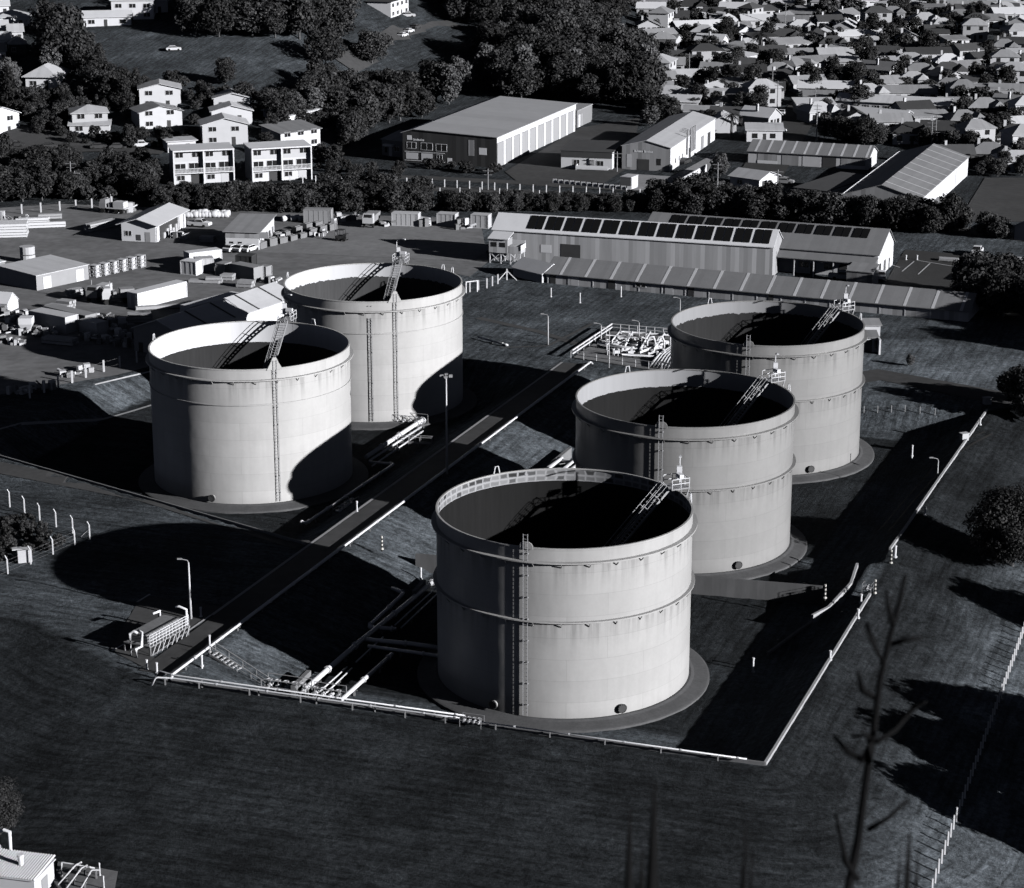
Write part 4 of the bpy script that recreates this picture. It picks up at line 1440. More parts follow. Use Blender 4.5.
building('office', 'low office porch at the left end of the largest warehouse', 'office', at(382, 155), at(405, 158), 7, 4.2, rise=1.2, roof='skillion', over=.3, wm='wall_grey', rm='roof_mid',
         ops=(('f', 1, .8, .8, 1.4, 'window'), ('f', 4.2, 1.6, 1.4, 1.2, 'window'), ('f', 2.4, 1.0, 0, 2.3, 'white_door'), ('f', 1.2, 3.2, 2.6, .5, 'band', 1.2)))
building('annex', 'small annex with white doors at the far end of the largest warehouse', 'annex', at(577, 128), at(592, 121), 7, 4.8, rise=.5, roof='flat', over=.15, wm='wall_grey', rm='roof_mid', ops=(('f', 1.2, 1.6, 0, 3.4, 'white_door'), ('f', 3.4, 1.6, 0, 3.4, 'door')))
df = building('workshop', 'white workshop under a deep dark flat roof', 'workshop', at(561, 168), at(612, 170), 16, 4.6, rise=.1, roof='flat', over=.3, wm='wall_white', rm='roof_dark',
              ops=(('f', -.05, 12.8, 2.8, 1.75, 'dark_door', .12), ('f', 3.2, 1.4, .9, 1.3, 'window'), ('f', 7.2, 1.2, 0, 2.2, 'door'), ('f', 9.0, 1.6, .9, 1.2, 'window')))
MB().box(4.2, 12.2, -2.6, -.2, .3, .5).box(4.2, 4.3, -2.6, -.2, -.5, 1.3).box(4.2, 12.2, -2.65, -2.55, .5, 1.3).build('deck', 'white_paint', df)
gs = building('gabled_shed', 'grey fronted gabled workshop with white lettering and white side wall', 'workshop', (27.0, 543.6), (38.6, 540.0), 51, 5.9, rise=1.5, roof='gabley', over=.25, wm='sheet_wall_mid', rm='roof_pale',
              ops=[('f', 3.9, 3.0, 0, 2.7, 'opening'), ('f', 8.8, 1.0, 1.4, 1.6, 'window'), ('f', 1.2, 1.2, .6, 3.2, 'pale_panel'), ('r', -.02, 51, -.2, 6.0, 'band', .04), ('r', 5, .7, 1.2, 1.2, 'window', .1), ('r', 9, .7, 1.2, 1.2, 'window', .1), ('r', 12.5, .7, 1.2, 1.2, 'window', .1),
                   ('r', 34, 3.2, 0, 3.4, 'roller_door', .12), ('r', 42, 3.2, 0, 3.2, 'opening', .12), ('r', 20, 2.2, 0, 2.6, 'opening', .12)])
lt = MB()
for i, (w, h) in enumerate([(.28, .55), (.2, .4), (.14, .55), (.24, .4), (.24, .4), (.24, .4), (.2, .4), (0, 0), (.28, .55), (.22, .4), (.2, .4), (.22, .4), (.12, .5), (.22, .4), (.22, .4)]):
    if w: lt.box(3.1 + i * .31, 3.1 + i * .31 + w, -.07, .05, 4.35, 4.35 + h)
lt.build('sign_lettering', 'white_paint', gs)
fl = MB()
for y in (17, 21, 22.6, 24.2, 25.8): fl.path([(gs['_L'] + .35, y, 1.5), (gs['_L'] + .35, y, 7.6)], .22, 8)
fl.build('flue', 'grey_paint', gs)
bq = thing('low_barrier', 'row of short white barrier panels before the dark roofed workshop', 'barrier', tuple(at(552, 183)), 0)
A_, B_ = at(552, 183), at(632, 191)
m_ = MB()
for i in range(14):
    p = A_.lerp(B_, (i + .5) / 14) - A_
    m_.cbox(p.x, p.y, .55, 1.0, .15, 1.0, RAD(-19))
m_.bar((0, 0, .25), B_ - A_ + Vector((0, 0, .25)), .2)
m_.build('panel', 'white_paint', bq)
wall_line('yard_wall', 'pale wall along the forecourt right of the lettered workshop', 'wall', P3([(668, 194), (706, 172)]), .3, 1.9, 'wall_white')
bx = building('site_box', 'grey cargo box with open white door before the lettered workshop', 'cargo box', at(620, 189), at(631, 190), 4, 3.0, rise=.1, roof='flat', over=.02, wm='wall_grey', rm='roof_pale', ops=(('r', .3, 3.2, .1, 2.7, 'white_door', .08),))
rw = building('row_units', 'long row of units with skylight stripes and open bays', 'row building', at(748, 163), at(868, 170), 11, 3.2, rise=2.0, over=.35, wm='wall_pale', rm='roof_shed', stripes=10,
              ops=[('f', u, w, 0, 2.7, k_) for u, w, k_ in ((2.4, 5.0, 'roller_door'), (8.6, 4.2, 'roller_door'), (13.8, 4.5, 'garage'), (18.8, 3.4, 'opening'), (23.4, 6.0, 'roller_door'))] + [('f', 2.4, 5, 0, .9, 'band', .09), ('f', 23.4, 6.0, 0, .9, 'band', .09)])
building('low_store', 'flat dark roofed store in front of the striped warehouse', 'store', at(794, 201), at(826, 205), 22, 3.2, rise=.4, roof='skillion', over=.3, wm='wall_pale', rm='roof_dark', ops=(('r', 0, 22, 2.5, .6, 'band', .1),))
building('low_store', 'small pale gabled store at the left of the row of units', 'store', at(730, 186), at(759, 190), 8, 2.6, rise=1.3, roof='gable', over=.5, wm='wall_white', rm='roof_pale', ops=(('r', 1.2, 2, 0, 1.9, 'opening'), ('f', 2, 1.4, .8, 1.0, 'window')))
stw = building('striped_warehouse', 'big gabled warehouse with white stripes on its sunny roof slope', 'warehouse', (72.7, 484.4), (88.6, 478.3), 60, 4.7, rise=2.6, roof='gabley', over=.25, wm='sheet_wall_mid', rm='roof_shed', stripes=-9,
               ops=[('r', .02, 59.9, -.2, 4.6, 'band', .04), ('r', 43, 1.6, .5, 3.2, 'pale_panel', .09)])
tr2 = MB(); slab(tr2, [(-.28, -.3, 4.75), (.25, -.3, 5.0), (.25, 60.3, 5.0), (-.28, 60.3, 4.75)], .3); tr2.build('gutter', 'white_paint', stw)
building('annex', 'pale roofed lean-to at the front of the striped warehouse', 'annex', at(931, 219), at(945, 220), 7, 3.0, rise=.6, roof='skillion', over=.3, wm='wall_white', rm='roof_pale')
building('low_store', 'pale roofed shed at the right edge above the car park', 'store', at(1014, 240), at(1040, 243), 16, 3.2, rise=1.4, roof='gabley', over=.3, wm='wall_pale', rm='roof_pale')
building('kiosk', 'small white flat roofed kiosk among the bushes at right', 'kiosk', at(1007, 275), at(1028, 277), 5, 2.6, rise=.1, roof='flat', over=.6, wm='wall_pale', rm='roof_white')
building('kiosk', 'small grey gabled kiosk among the bushes at right', 'kiosk', at(985, 284), at(1006, 286), 5, 2.0, rise=1.1, roof='gabley', over=.4, wm='wall_pale', rm='roof_pale')

# shed, vessel and pipes at the near left corner
bl0 = on(-12, 900)
bs = thing('pump_shed', 'ribbed roof pump shed in the near left corner', 'pump shed', tuple(on(1, 905)), RAD(-14))
MB().box(-3, 3.4, 0, 4.0, -.5, 2.9).build('wall', 'wall_pale', bs)
m_ = MB()
for i in range(26):
    x = -3.2 + i * .26
    m_.add([(x, -.2, 2.95), (x + .13, -.2, 3.06), (x + .26, -.2, 2.95), (x, 4.2, 3.25), (x + .13, 4.2, 3.36), (x + .26, 4.2, 3.25)], [(0, 1, 4, 3), (1, 2, 5, 4)])
m_.box(-3.2, 3.56, -.2, 4.2, 2.84, 2.93)
m_.build('roof', 'white_paint', bs, fix=False)
MB().box(3.35, 3.45, 1.4, 2.6, 0, 2.2).build('door', 'grey_paint', bs)
MB().path([(1.2, 2.0, 3.0), (1.2, 2.0, 4.1)], .26, 10).path([(1.2, 2.0, 3.95), (1.2, 2.0, 4.2)], .32, 10).build('vent', 'white_paint', bs)
MB().path([(-2.6, 4.6, 2.6), (-2.3, 4.6, 4.6), (-1.4, 4.2, 5.2), (-.9, 4.2, 5.1), (-.9, 4.2, 2.9)], .16, 8).build('vent_pipe', 'white_paint', bs)
MB().path([(-6, 3.5, 2.6), (-2.2, 3.5, 2.6), (-1.9, 3.5, 2.6)], 1.3, 18).build('vessel', 'pale_paint', bs, smooth=True)
for i, (a, b, c) in enumerate((((62, 879), (62, 872), (95, 876)), ((58, 888), (76, 875), (82, 870)), ((66, 892), (82, 878), (88, 873)), ((78, 897), (92, 880), (101, 878)))):
    g0 = [on(*q) for q in (a, b, c)]
    pipeline('pale pipe beside the near left pump shed, %s from the shed' % nth(i), [g0[0] + Vector((0, 0, .3)), g0[1] + Vector((0, 0, 1.0)), g0[2] + Vector((0, 0, .8))], .07, 'pale_paint', 4)
drape('pump_slab', PO([(58, 862), (118, 872), (112, 905), (50, 905)]), 'old_concrete', .06, 2)
for px, py in ((100, 872), (104, 885)):
    post('thin pale stake by the near left pump pipes, %s one' % ('farther' if py < 880 else 'nearer'), on(px, py + 4), 1.3, .06)

# ------------------------------------------------------------------ yard goods
def container(label, a, b, D, h=2.6, m='white_paint', name='shipping_container', group='shipping containers', base=None):
    A, B = at(*a), at(*b)
    L = (B - A).length; rz = math.atan2(B.y - A.y, B.x - A.x)
    T = thing(name, label, 'container', (A.x, A.y, 3.05 if base is None else base), rz, group)
    b_ = MB()
    n = max(4, int(L / .5))
    # corrugated sides: alternating in-set ribs
    for sgn, y in ((-1, 0), (1, D)):
        for i in range(n):
            x0, x1 = L * i / n, L * (i + 1) / n
            y_ = y + (0.05 if i % 2 else 0) * -sgn
            b_.add([(x0, y_, .15), (x1, y_, .15), (x1, y_, h - .1), (x0, y_, h - .1)], [(0, 1, 2, 3)])
    b_.box(.03, L - .03, .06, D - .06, .1, h - .05)
    b_.build('body', m, T)
    fr = MB()
    for x in (0, L):
        for y in (0, D): fr.cbox(x, y, h / 2, .16, .16, h)
    for y in (0, D):
        fr.box(0, L, y - .07, y + .07, 0, .16); fr.box(0, L, y - .06, y + .06, h - .12, h)
    for x in (0, L):
        fr.box(x - .06, x + .06, 0, D, 0, .16); fr.box(x - .06, x + .06, 0, D, h - .12, h)
    fr.box(-.02, L + .02, -.02, D + .02, h - .02, h + .03)
    fr.build('frame', m, T)
    dr = MB()
    for y in (.1, D / 2 + .03): dr.box(-.07, .03, y, y + D / 2 - .13, .2, h - .16)
    for y in (.35, D * .4, D * .6, D - .35): dr.bar((-.1, y, .2), (-.1, y, h - .2), .05)
    dr.build('door', m, T)
    return T


container('long white shipping container behind the trucks', (138, 309.5), (187, 297), 2.5, 2.9)
container('long white shipping container half hidden by the warehouse roof', (192, 323), (243, 309), 2.6, 2.9)
container('white container with doors facing left beside stacked boxes', (181, 274.5), (196, 276), 2.6, 2.7)
container('pale container behind the one with doors', (196, 272.5), (214, 271.5), 2.5, 2.6, 'pale_paint')
container('white long container topmost behind the stacked boxes', (190, 268), (222, 264), 2.5, 2.9)
container('dark container right of the stacked boxes', (231, 277), (254, 281.5), 2.6, 2.6, 'grey_paint')
container('dark tall container behind the stacked boxes', (236, 270), (252, 271), 2.6, 2.9, 'dark_paint')
container('grey square box on the stacked boxes pallet', (216, 275), (225, 276), 2.4, 2.3, 'grey_paint')
container('small grey box at the right of the dark container', (258, 276), (266, 277), 2.0, 1.9, 'grey_paint')
container('grey container with open doors by the hedge, left', (304, 223.5), (331, 224), 2.6, 3.0, 'grey_paint')
container('pale container by the hedge right of the tipper truck', (392, 226), (418, 227), 2.5, 2.8, 'pale_paint')
container('pale container by the hedge with a white drum before it', (437, 226), (455, 227), 2.5, 2.7, 'pale_paint')
container('last pale container by the hedge, nearest the grey warehouse', (471, 228), (488, 229), 2.5, 2.9, 'pale_paint')
container('long dark container with pale roof among the scrap at left', (30, 327), (66, 334), 3.0, 2.9, 'pale_paint')
container('second dark container right behind the scrap at left', (44, 320), (86, 330), 2.5, 2.5, 'grey_paint')
container('pale low container at the end of the scrap row', (80, 332), (97, 336), 2.4, 2.2, 'pale_paint')

# row of six gas bottle crates: one built, copied
def crate():
    T = thing('bottle_crate', '', 'crate', (0, 0, 0), 0, 'tall bottle crates in a row')
    f = MB()
    for x in (0, 1.5):
        for y in (0, 1.5): f.bar((x, y, 0), (x, y, 2.3), .12)
    for z in (.1, .8, 1.55, 2.3):
        for y in (0, 1.5): f.bar((0, y, z), (1.5, y, z), .1)
        for x in (0, 1.5): f.bar((x, 0, z), (x, 1.5, z), .1)
    f.box(0, 1.5, 0, 1.5, .03, .1); f.box(-.06, 1.56, -.06, 1.56, 2.28, 2.38)
    f.build('frame', 'pale_paint', T)
    b_ = MB()
    for z in (.15, .9, 1.62):
        for x in (.3, .75, 1.2):
            for y in (.3, .75, 1.2): b_.path([(x, y, z), (x, y, z + .5), (x, y, z + .6)], .19, 8, .09)
    b_.build('bottle', 'white_paint', T)
    return T


c0 = crate()
for i, p in enumerate(((90, 277.5), (99, 275.5), (108, 273.5), (117, 271.5), (126, 269.5), (135, 267.5))):
    c = c0 if i == 0 else copy_tree(c0)
    q = at(*p)
    c.location = (q.x, q.y, 3.06); c.rotation_euler = (0, 0, RAD(-25))
    c['label'] = 'tall slatted bottle crate, %s from the store end of its row' % nth(i)

# wrapped bales
def bale():
    mb = MB()
    n = 12
    prof = [(.0, -.62), (.5, -.6), (.62, -.45), (.64, 0), (.62, .45), (.5, .6), (.0, .62)]
    for j, (r, x) in enumerate(prof):
        for i in range(n):
            u = 2 * math.pi * i / n
            rr = max(r, .02) * (1 + .05 * math.sin(3 * u + j))
            mb.v.append((x, rr * math.cos(u), .6 + rr * math.sin(u)))
    for j in range(len(prof) - 1):
        for i in range(n):
            mb.f.append((j * n + i, j * n + (i + 1) % n, (j + 1) * n + (i + 1) % n, (j + 1) * n + i))
    mb.f.append(tuple(range(n))); mb.f.append(tuple((len(prof) - 1) * n + i for i in range(n)))
    return mb.build('wrapped_bale', 'wrap', smooth=True)


b0_ = bale()
bi = 0
for x in np.linspace(188, 226, 11):
    for row in (0, 1):
        if row and bi % 2: continue
        o = b0_ if bi == 0 else b0_.copy()
        if bi: COL.objects.link(o)
        q = at(x + row * 1.7, 218.5 - x * .004 + (0 if row == 0 else -1.6))
        o.location = (q.x, q.y, 3.05); o.rotation_euler = (0, 0, rnd.random() * .7 - .3); s_ = .95 + rnd.random() * .3; o.scale = (s_, s_, s_)
        tag(o, 'white wrapped bale in the row right of the gabled depot, %s from left' % nth(bi), 'bale', 'white wrapped bales')
        bi += 1
for k_, x in enumerate((284, 288, 293, 297, 301)):
    o = b0_.copy(); COL.objects.link(o)
    q = at(x, 221.5 - k_ % 2); o.location = (q.x, q.y, 3.05); o.rotation_euler = (0, 0, rnd.random())
    tag(o, 'white wrapped bale beside the grey roofed shed, %s from the shed' % nth(k_), 'bale', 'white wrapped bales')

# vehicles
def car_proto(kind='car'):
    T = thing('parked_car', '', 'car', (0, 0, 0), 0)
    W = 1.76
    if kind == 'car':
        prof = [(-2.15, .35), (-2.15, .85), (-1.75, .95), (-1.2, 1.42), (.35, 1.45), (1.05, .98), (2.05, .82), (2.15, .4), (2.0, .25), (-2.0, .25)]
        gl = [(-1.62, .98), (-1.16, 1.36), (.32, 1.39), (.95, 1.0)]
    else:
        prof = [(-2.6, .45), (-2.6, 1.05), (-.75, 1.05), (-.7, 1.75), (.7, 1.78), (1.25, 1.15), (2.4, 1.0), (2.5, .5), (2.3, .3), (-2.4, .3)]
        gl = [(-.62, 1.12), (-.58, 1.68), (.68, 1.7), (1.12, 1.17)]
    def ext(p, w, ins=0):
        n = len(p); mb = MB()
        for s in (-1, 1):
            for x, z in p:
                k = 1 - (.16 if z > 1.2 else 0.0)
                mb.v.append((x, s * w / 2 * k, z))
        mb.f.append(tuple(range(n))); mb.f.append(tuple(range(2 * n - 1, n - 1, -1)))
        for i in range(n): mb.f.append((i, (i + 1) % n, n + (i + 1) % n, n + i))
        return mb
    ext(prof, W).build('body', 'white_paint', T)
    ext(gl, W + .03).build('side_glass', 'glass', T)
    k = .86
    if kind == 'car':
        MB().add([(.42, -.66, 1.43), (.42, .66, 1.43), (1.06, .8, 1.02), (1.06, -.8, 1.02)], [(0, 1, 2, 3)]).add([(-1.24, -.66, 1.41), (-1.24, .66, 1.41), (-1.74, .8, 1.0), (-1.74, -.8, 1.0)], [(0, 1, 2, 3)]).build('windscreen', 'glass', T)
    else:
        MB().add([(.76, -.66, 1.75), (.76, .66, 1.75), (1.27, .8, 1.2), (1.27, -.8, 1.2)], [(0, 1, 2, 3)]).build('windscreen', 'glass', T)
    for x in (-1.35, 1.3):
        for s in (-1, 1):
            w = MB().path([(x, s * .72, .32), (x, s * .9, .32)], .33, 12).build('wheel', 'tyre', T)
    for s in (-1, 1):
        MB().box(2.08, 2.17, s * .6 - .16, s * .6 + .16, .58, .74).build('headlight', 'glass', T)
    return T


CARS = []
carp, utep = car_proto('car'), car_proto('ute')
used = {'car': False, 'ute': False}
def car(label, px, py, rz, kind='car', m='white_paint', z=None, group='parked cars'):
    p = on(px, py)
    src = carp if kind == 'car' else utep
    if not used[kind] and m == 'white_paint':
        c = src; used[kind] = True
    else:
        c = copy_tree(src, {'body': m})
    c.location = (p.x, p.y, p.z + .12 if z is None else z); c.rotation_euler = (0, 0, rz)
    tag(c, label, 'car', group)


KIDS_READY = True
car('white car facing the camera on the road by the right hedge', 977, 255, RAD(-110), 'ute')
for i, x in enumerate((232, 242, 250)):
    car('white car nosed in before the grey roofed shed, %s from left' % nth(i), x, 251.5, RAD(60), 'car')
car('white ute on the hillside drive below the hipped house', 141, 147.5, RAD(10), 'ute')
car('dark car on the hill road, left of the white ute', 118, 149, RAD(10), 'car', 'dark_paint')
car('dark car at the far left of the hill road', 16, 147, RAD(5), 'car', 'dark_paint')
car('dark car by the clipped bush on the hill road', 50, 148.5, RAD(5), 'car', 'dark_paint')
car('dark car right of the middle one on the hill road', 99, 149, RAD(10), 'car', 'dark_paint')
car('white car alone on the grass knoll under the trees', 174, 51, RAD(8), 'car')
car('white car parked first at the top of the grassy drive', 403, 37, RAD(65), 'car')
car('white car parked second at the top of the grassy drive', 409, 33, RAD(65), 'car')
car('dark car parked last at the top of the grassy drive', 416, 29, RAD(65), 'car', 'dark_paint')
car('pale long car before the white two storey house on the hill', 408, 17.5, RAD(5), 'ute', 'pale_paint')
car('white van by the white house near the street', 777, 133, RAD(-30), 'ute')
car('white car left of the van near the street', 752, 134, RAD(-10), 'car')
car('white car coming down the dark street', 782, 115, RAD(-105), 'car')
car('dark car between the workshop and the pale wall', 685, 164, RAD(60), 'car', 'dark_paint')
car('pale car before the second depot building verandah', 842, 280, RAD(-19), 'ute', 'pale_paint')
car('white van right of the gabled depot bay', 200, 227, RAD(-19), 'ute')
car('dark car first in the shaded court behind the low store', 779, 181, RAD(-20), 'car', 'grey_paint')
car('dark car second in the shaded court behind the low store', 785, 184, RAD(-20), 'car', 'grey_paint')
car('white car at the gable end of the verandah warehouse', 881, 279, RAD(-100), 'car')


def truck(label, px, py, rz, dark=False, tipper=False):
    p = at(px, py)
    T = thing('truck', label, 'truck', (p.x, p.y, 3.1), rz, 'yard trucks')
    m = 'pale_paint'
    MB().box(-3.2, 3.0, -.5, .5, .75, 1.0).build('chassis', 'dark_steel', T)
    cab = MB().box(1.4, 3.0, -1.15, 1.15, 1.0, 2.2).add([(1.4, -1.15, 2.2), (3.0, -1.15, 2.2), (2.6, -1.05, 3.0), (1.4, -1.05, 3.0), (1.4, 1.15, 2.2), (3.0, 1.15, 2.2), (2.6, 1.05, 3.0), (1.4, 1.05, 3.0)],
                                                        [(0, 1, 2, 3), (7, 6, 5, 4), (1, 5, 6, 2), (3, 2, 6, 7), (0, 3, 7, 4)])
    CB = cab.build('cab', 'grey_paint' if dark else m, T)
    MB().add([(2.98, -.95, 2.25), (2.98, .95, 2.25), (2.66, .88, 2.9), (2.66, -.88, 2.9)], [(0, 1, 2, 3)]).add([(1.7, -1.16, 2.2), (2.7, -1.16, 2.2), (2.5, -1.08, 2.8), (1.7, -1.08, 2.8)], [(0, 1, 2, 3)]).build('window', 'glass', CB)
    if tipper:
        MB().add([(-3.4, -1.2, 1.1), (1.2, -1.2, 1.1), (1.2, 1.2, 1.1), (-3.4, 1.2, 1.1), (-3.6, -1.3, 2.6), (1.2, -1.3, 2.6), (1.2, 1.3, 2.6), (-3.6, 1.3, 2.6)],
                 [(0, 3, 2, 1), (0, 1, 5, 4), (1, 2, 6, 5), (2, 3, 7, 6), (3, 0, 4, 7), (4, 5, 6, 7)]).build('tipper_body', 'grey_paint', T)
    else:
        MB().box(-3.4, 1.2, -1.2, 1.2, 1.05, 1.25).box(-3.0, -.4, -1.0, 1.0, 1.25, 2.6).box(.3, .9, -.8, .8, 1.25, 2.2).build('tray', m if dark else 'grey_paint', T)
        MB().path([(1.2, -.9, 1.2), (1.2, -.9, 3.9)], .09, 8).build('exhaust', 'steel', T)
    for x in (-2.4, -1.2, 2.2):
        for s in (-1, 1): MB().path([(x, s * .8, .5), (x, s * 1.15, .5)], .5, 12).build('wheel', 'tyre', T)
    return T


truck('truck with its cab facing left beside the long white container', 118, 303, RAD(200))
truck('tall dark cabbed truck left of the other yard truck', 100, 300, RAD(250), True)
truck('pale tipper truck backed to the hedge', 371, 226, RAD(-100), tipper=True)
truck('truck loaded with gear at the edge of the hedge, top left', 114, 213, RAD(160), True)

# forklift
fk = thing('forklift', 'tall masted forklift beside the row of concrete blocks', 'forklift', tuple(at(341, 241) + Vector((0, 0, .08))), RAD(160))
MB().box(-1.3, .9, -.7, .7, .35, 1.1).box(-1.5, -.7, -.7, .7, .5, 1.5).build('body', 'dark_paint', fk)
m_ = MB()
for x in (-.8, .5):
    for y in (-.6, .6): m_.bar((x, y, 1.0), (x, y, 2.3), .08)
m_.box(-.9, .6, -.7, .7, 2.3, 2.4); m_.build('cage', 'dark_steel', fk)
m_ = MB()
for y in (-.4, .4): m_.bar((1.05, y, .1), (1.05, y, 4.2), .16); m_.bar((1.1, y, .2), (2.2, y, .2), .12, .06)
for z in (1, 2.2, 4.1): m_.bar((1.05, -.4, z), (1.05, .4, z), .12)
m_.build('mast', 'steel', fk)
MB().box(1.15, 2.0, -.6, .6, 3.6, 4.6).build('load_guard', 'pale_paint', fk)
for x in (-1.0, .6):
    for s in (-1, 1): MB().path([(x, s * .62, .36), (x, s * .85, .36)], .36, 12).build('wheel', 'tyre', fk)

# concrete blocks
bb = None
bn = 0
for r_, (a, b, n) in enumerate((((256, 250), (336, 229), 8), ((250, 246), (322, 226), 7))):
    A, B = at(*a), at(*b)
    for i in range(n):
        p = A.lerp(B, (i + .5) / n)
        mb = MB()
        if bb is None:
            bb = mb.box(-1.15, 1.15, -.65, .65, 0, 1.2).box(-.9, .9, -.2, .2, 1.2, 1.32).build('concrete_block', 'concrete')
            o = bb
        else:
            o = bb.copy(); COL.objects.link(o)
        o.location = (p.x, p.y, 3.08); o.rotation_euler = (0, 0, math.atan2(B.y - A.y, B.x - A.x) + rnd.uniform(-.08, .08)); o.scale = (1, 1, .8 + .5 * rnd.random())
        tag(o, 'stacked concrete block in the %s row before the forklift, %s from left' % (('near', 'far')[r_], nth(i)), 'concrete block', 'concrete blocks in rows')

# pallets of timber, scrap heaps and loose goods
def goods(label, px, py, rz, sx, sy, h, seed, name='goods_stack', cat='stack', m='timber', kind='stack'):
    r_ = random.Random(seed)
    p = at(px, py)
    T = thing(name, label, cat, (p.x, p.y, 3.05), rz, 'goods stacked in the yard')
    if kind == 'stack':
        a, b_ = MB(), MB()
        z = 0
        while z < h:
            for k in range(3): a.box(-sx / 2 + k * (sx / 2 - .08), -sx / 2 + k * (sx / 2 - .08) + .16, -sy / 2, sy / 2, z, z + .12)
            z += .12
            t = .35 + r_.random() * .2
            n = max(2, int(sy / .5))
            for j in range(n):
                e = r_.uniform(-.15, .15)
                b_.box(-sx / 2 + e, sx / 2 + e, -sy / 2 + j * sy / n + .02, -sy / 2 + (j + 1) * sy / n - .02, z, z + t)
            z += t
        a.build('bearer', 'old_concrete', T); b_.build('board', m, T)
    else:
        a, b_ = MB(), MB()
        for i in range(int(sx * sy * 1.1) + 4):
            x, y = r_.uniform(-sx / 2, sx / 2), r_.uniform(-sy / 2, sy / 2)
            hh = .3 + r_.random() * h
            q = a if r_.random() < .5 else b_
            if r_.random() < .6: q.cbox(x, y, hh / 2, r_.uniform(.4, 1.4), r_.uniform(.4, 1.2), hh, r_.random() * 3)
            else:
                u = r_.random() * 6
                q.path([(x, y, .2 + hh * .4), (x + 1.3 * math.cos(u), y + 1.3 * math.sin(u), .2 + hh * .6)], .12 + .15 * r_.random(), 8)
        if a.v: a.build('pale_scrap', 'pale_paint', T)
        if b_.v: b_.build('dark_scrap', 'old_concrete', T)
    return T


goods('tall stack of white boards at the upper left edge', 6, 236, RAD(8), 9, 5, 2.4, 1, m='wrap')
goods('pile of pale crates on the boards stack, upper left', 8, 224, RAD(8), 8, 3, 2.6, 2, kind='scrap')
goods('low run of white boards below the post fence, left', 33, 223, RAD(12), 7, 1.6, .9, 3, m='wrap')
goods('short run of boards right of the white run', 50, 219, RAD(12), 5, 1.4, .6, 33)
goods('long low board stack at the yard corner by the boards', 44, 228, RAD(12), 9, 1.0, .6, 34, m='wrap')
goods('scrap heap at the far left below the store', 8, 318, RAD(-20), 8, 5, 1.4, 4, kind='scrap')
goods('scrap heap left of the tapering white bin', 14, 332, RAD(-20), 7, 4, 1.2, 5, kind='scrap')
goods('low scrap heap between the bin and dark container', 44, 336, RAD(-20), 6, 2.6, 1.0, 6, kind='scrap')
goods('scrap heap right of the low container', 110, 330, RAD(-20), 8, 4, 1.8, 7, kind='scrap')
goods('tangle of frames behind the low container', 98, 322, RAD(-20), 6, 4, 1.6, 8, kind='scrap')
goods('scrap heap by the warehouse corner in the tank shadow', 118, 344, RAD(-20), 6, 3, 1.4, 9, kind='scrap')
goods('low pallets under the dark container cluster', 205, 283, RAD(-10), 6, 1.6, .5, 10)
goods('blue pallet load between the boxes and dark container', 228, 280, RAD(-10), 2.4, 2, .9, 11)
goods('rack of goods beside the concrete blocks', 268, 243, RAD(20), 7, 3, 1.6, 12, kind='scrap')
goods('pile of pale gear left of the hedge tipper truck', 340, 221, RAD(0), 3, 2, 1.6, 13, kind='scrap')
goods('pile of gear between two pale hedge containers', 427, 227, RAD(0), 3.4, 2, 1.8, 14, kind='scrap')
goods('pile of gear before the last hedge container', 463, 229, RAD(0), 3.4, 2, 1.9, 15, kind='scrap')
goods('pale gear left of the pale hedge container', 386, 226, RAD(0), 2.4, 2, 1.4, 16, kind='scrap')
goods('white van shaped load beside the pale container, hedge', 424, 225, RAD(0), 3.0, 1.8, 1.5, 17, m='wrap')
goods('boulder pile along the yard fence, farther left', 32, 392, RAD(40), 7, 2.4, 1.2, 18, kind='scrap')
goods('boulder pile along the yard fence, nearer the tank', 78, 374, RAD(40), 6, 2, 1.0, 19, kind='scrap')
goods('machine load at the edge of the hedge by the loaded truck', 122, 212, RAD(0), 5, 3, 2.2, 20, kind='scrap')
goods('long grey stack left of the gabled depot', 101, 229, RAD(55), 8, 2, 1.4, 21)
goods('loose rubble beside the trucks, left of the white container', 132, 302, RAD(-20), 4, 2.5, 1.6, 22, kind='scrap')
goods('low pallets along the foot of the long white container', 160, 309, RAD(15), 9, 1.2, .6, 23)
goods('flat pale plinth on the car park', 949, 261, RAD(-19), 4.0, 1.8, .5, 25)
for i, (x, y, rz, a_, b_, h_, k_) in enumerate(((2, 302, -20, 6, 3, 1.2, 'scrap'), (22, 322, -20, 5, 2.5, 1.0, 'scrap'), (58, 316, -25, 4, 2.2, 1.6, 'stack'), (66, 310, -25, 3, 2, 1.4, 'stack'), (126, 337, 20, 4, 2.4, 1.5, 'scrap'),
                                               (92, 340, -20, 5, 2.5, 1.3, 'scrap'), (140, 322, 10, 4, 2, 1.2, 'stack'), (76, 297, 40, 3, 2, 1.1, 'stack'), (214, 283, 0, 3, 1.6, .7, 'stack'), (246, 287, -15, 3, 2, .8, 'stack'), (272, 283, 0, 2.5, 2, 1.2, 'scrap'),
                                               (208, 242, -10, 3, 2, 1.0, 'stack'), (178, 238, 0, 3, 2, 1.2, 'scrap'), (318, 236, 20, 4, 2, 1.0, 'scrap'), (12, 344, -20, 5, 2, .9, 'scrap'), (60, 344, -20, 6, 2, .7, 'stack'), (354, 220, 0, 2.5, 2, 1.4, 'scrap'))):
    goods('%s in the yard, %s of the loose yard lots' % ('stack of boards' if k_ == 'stack' else 'heap of mixed gear', nth(i)), x, y, RAD(rz), a_, b_, h_, 60 + i, kind=k_)
bn_ = MB(); q = at(27, 332)
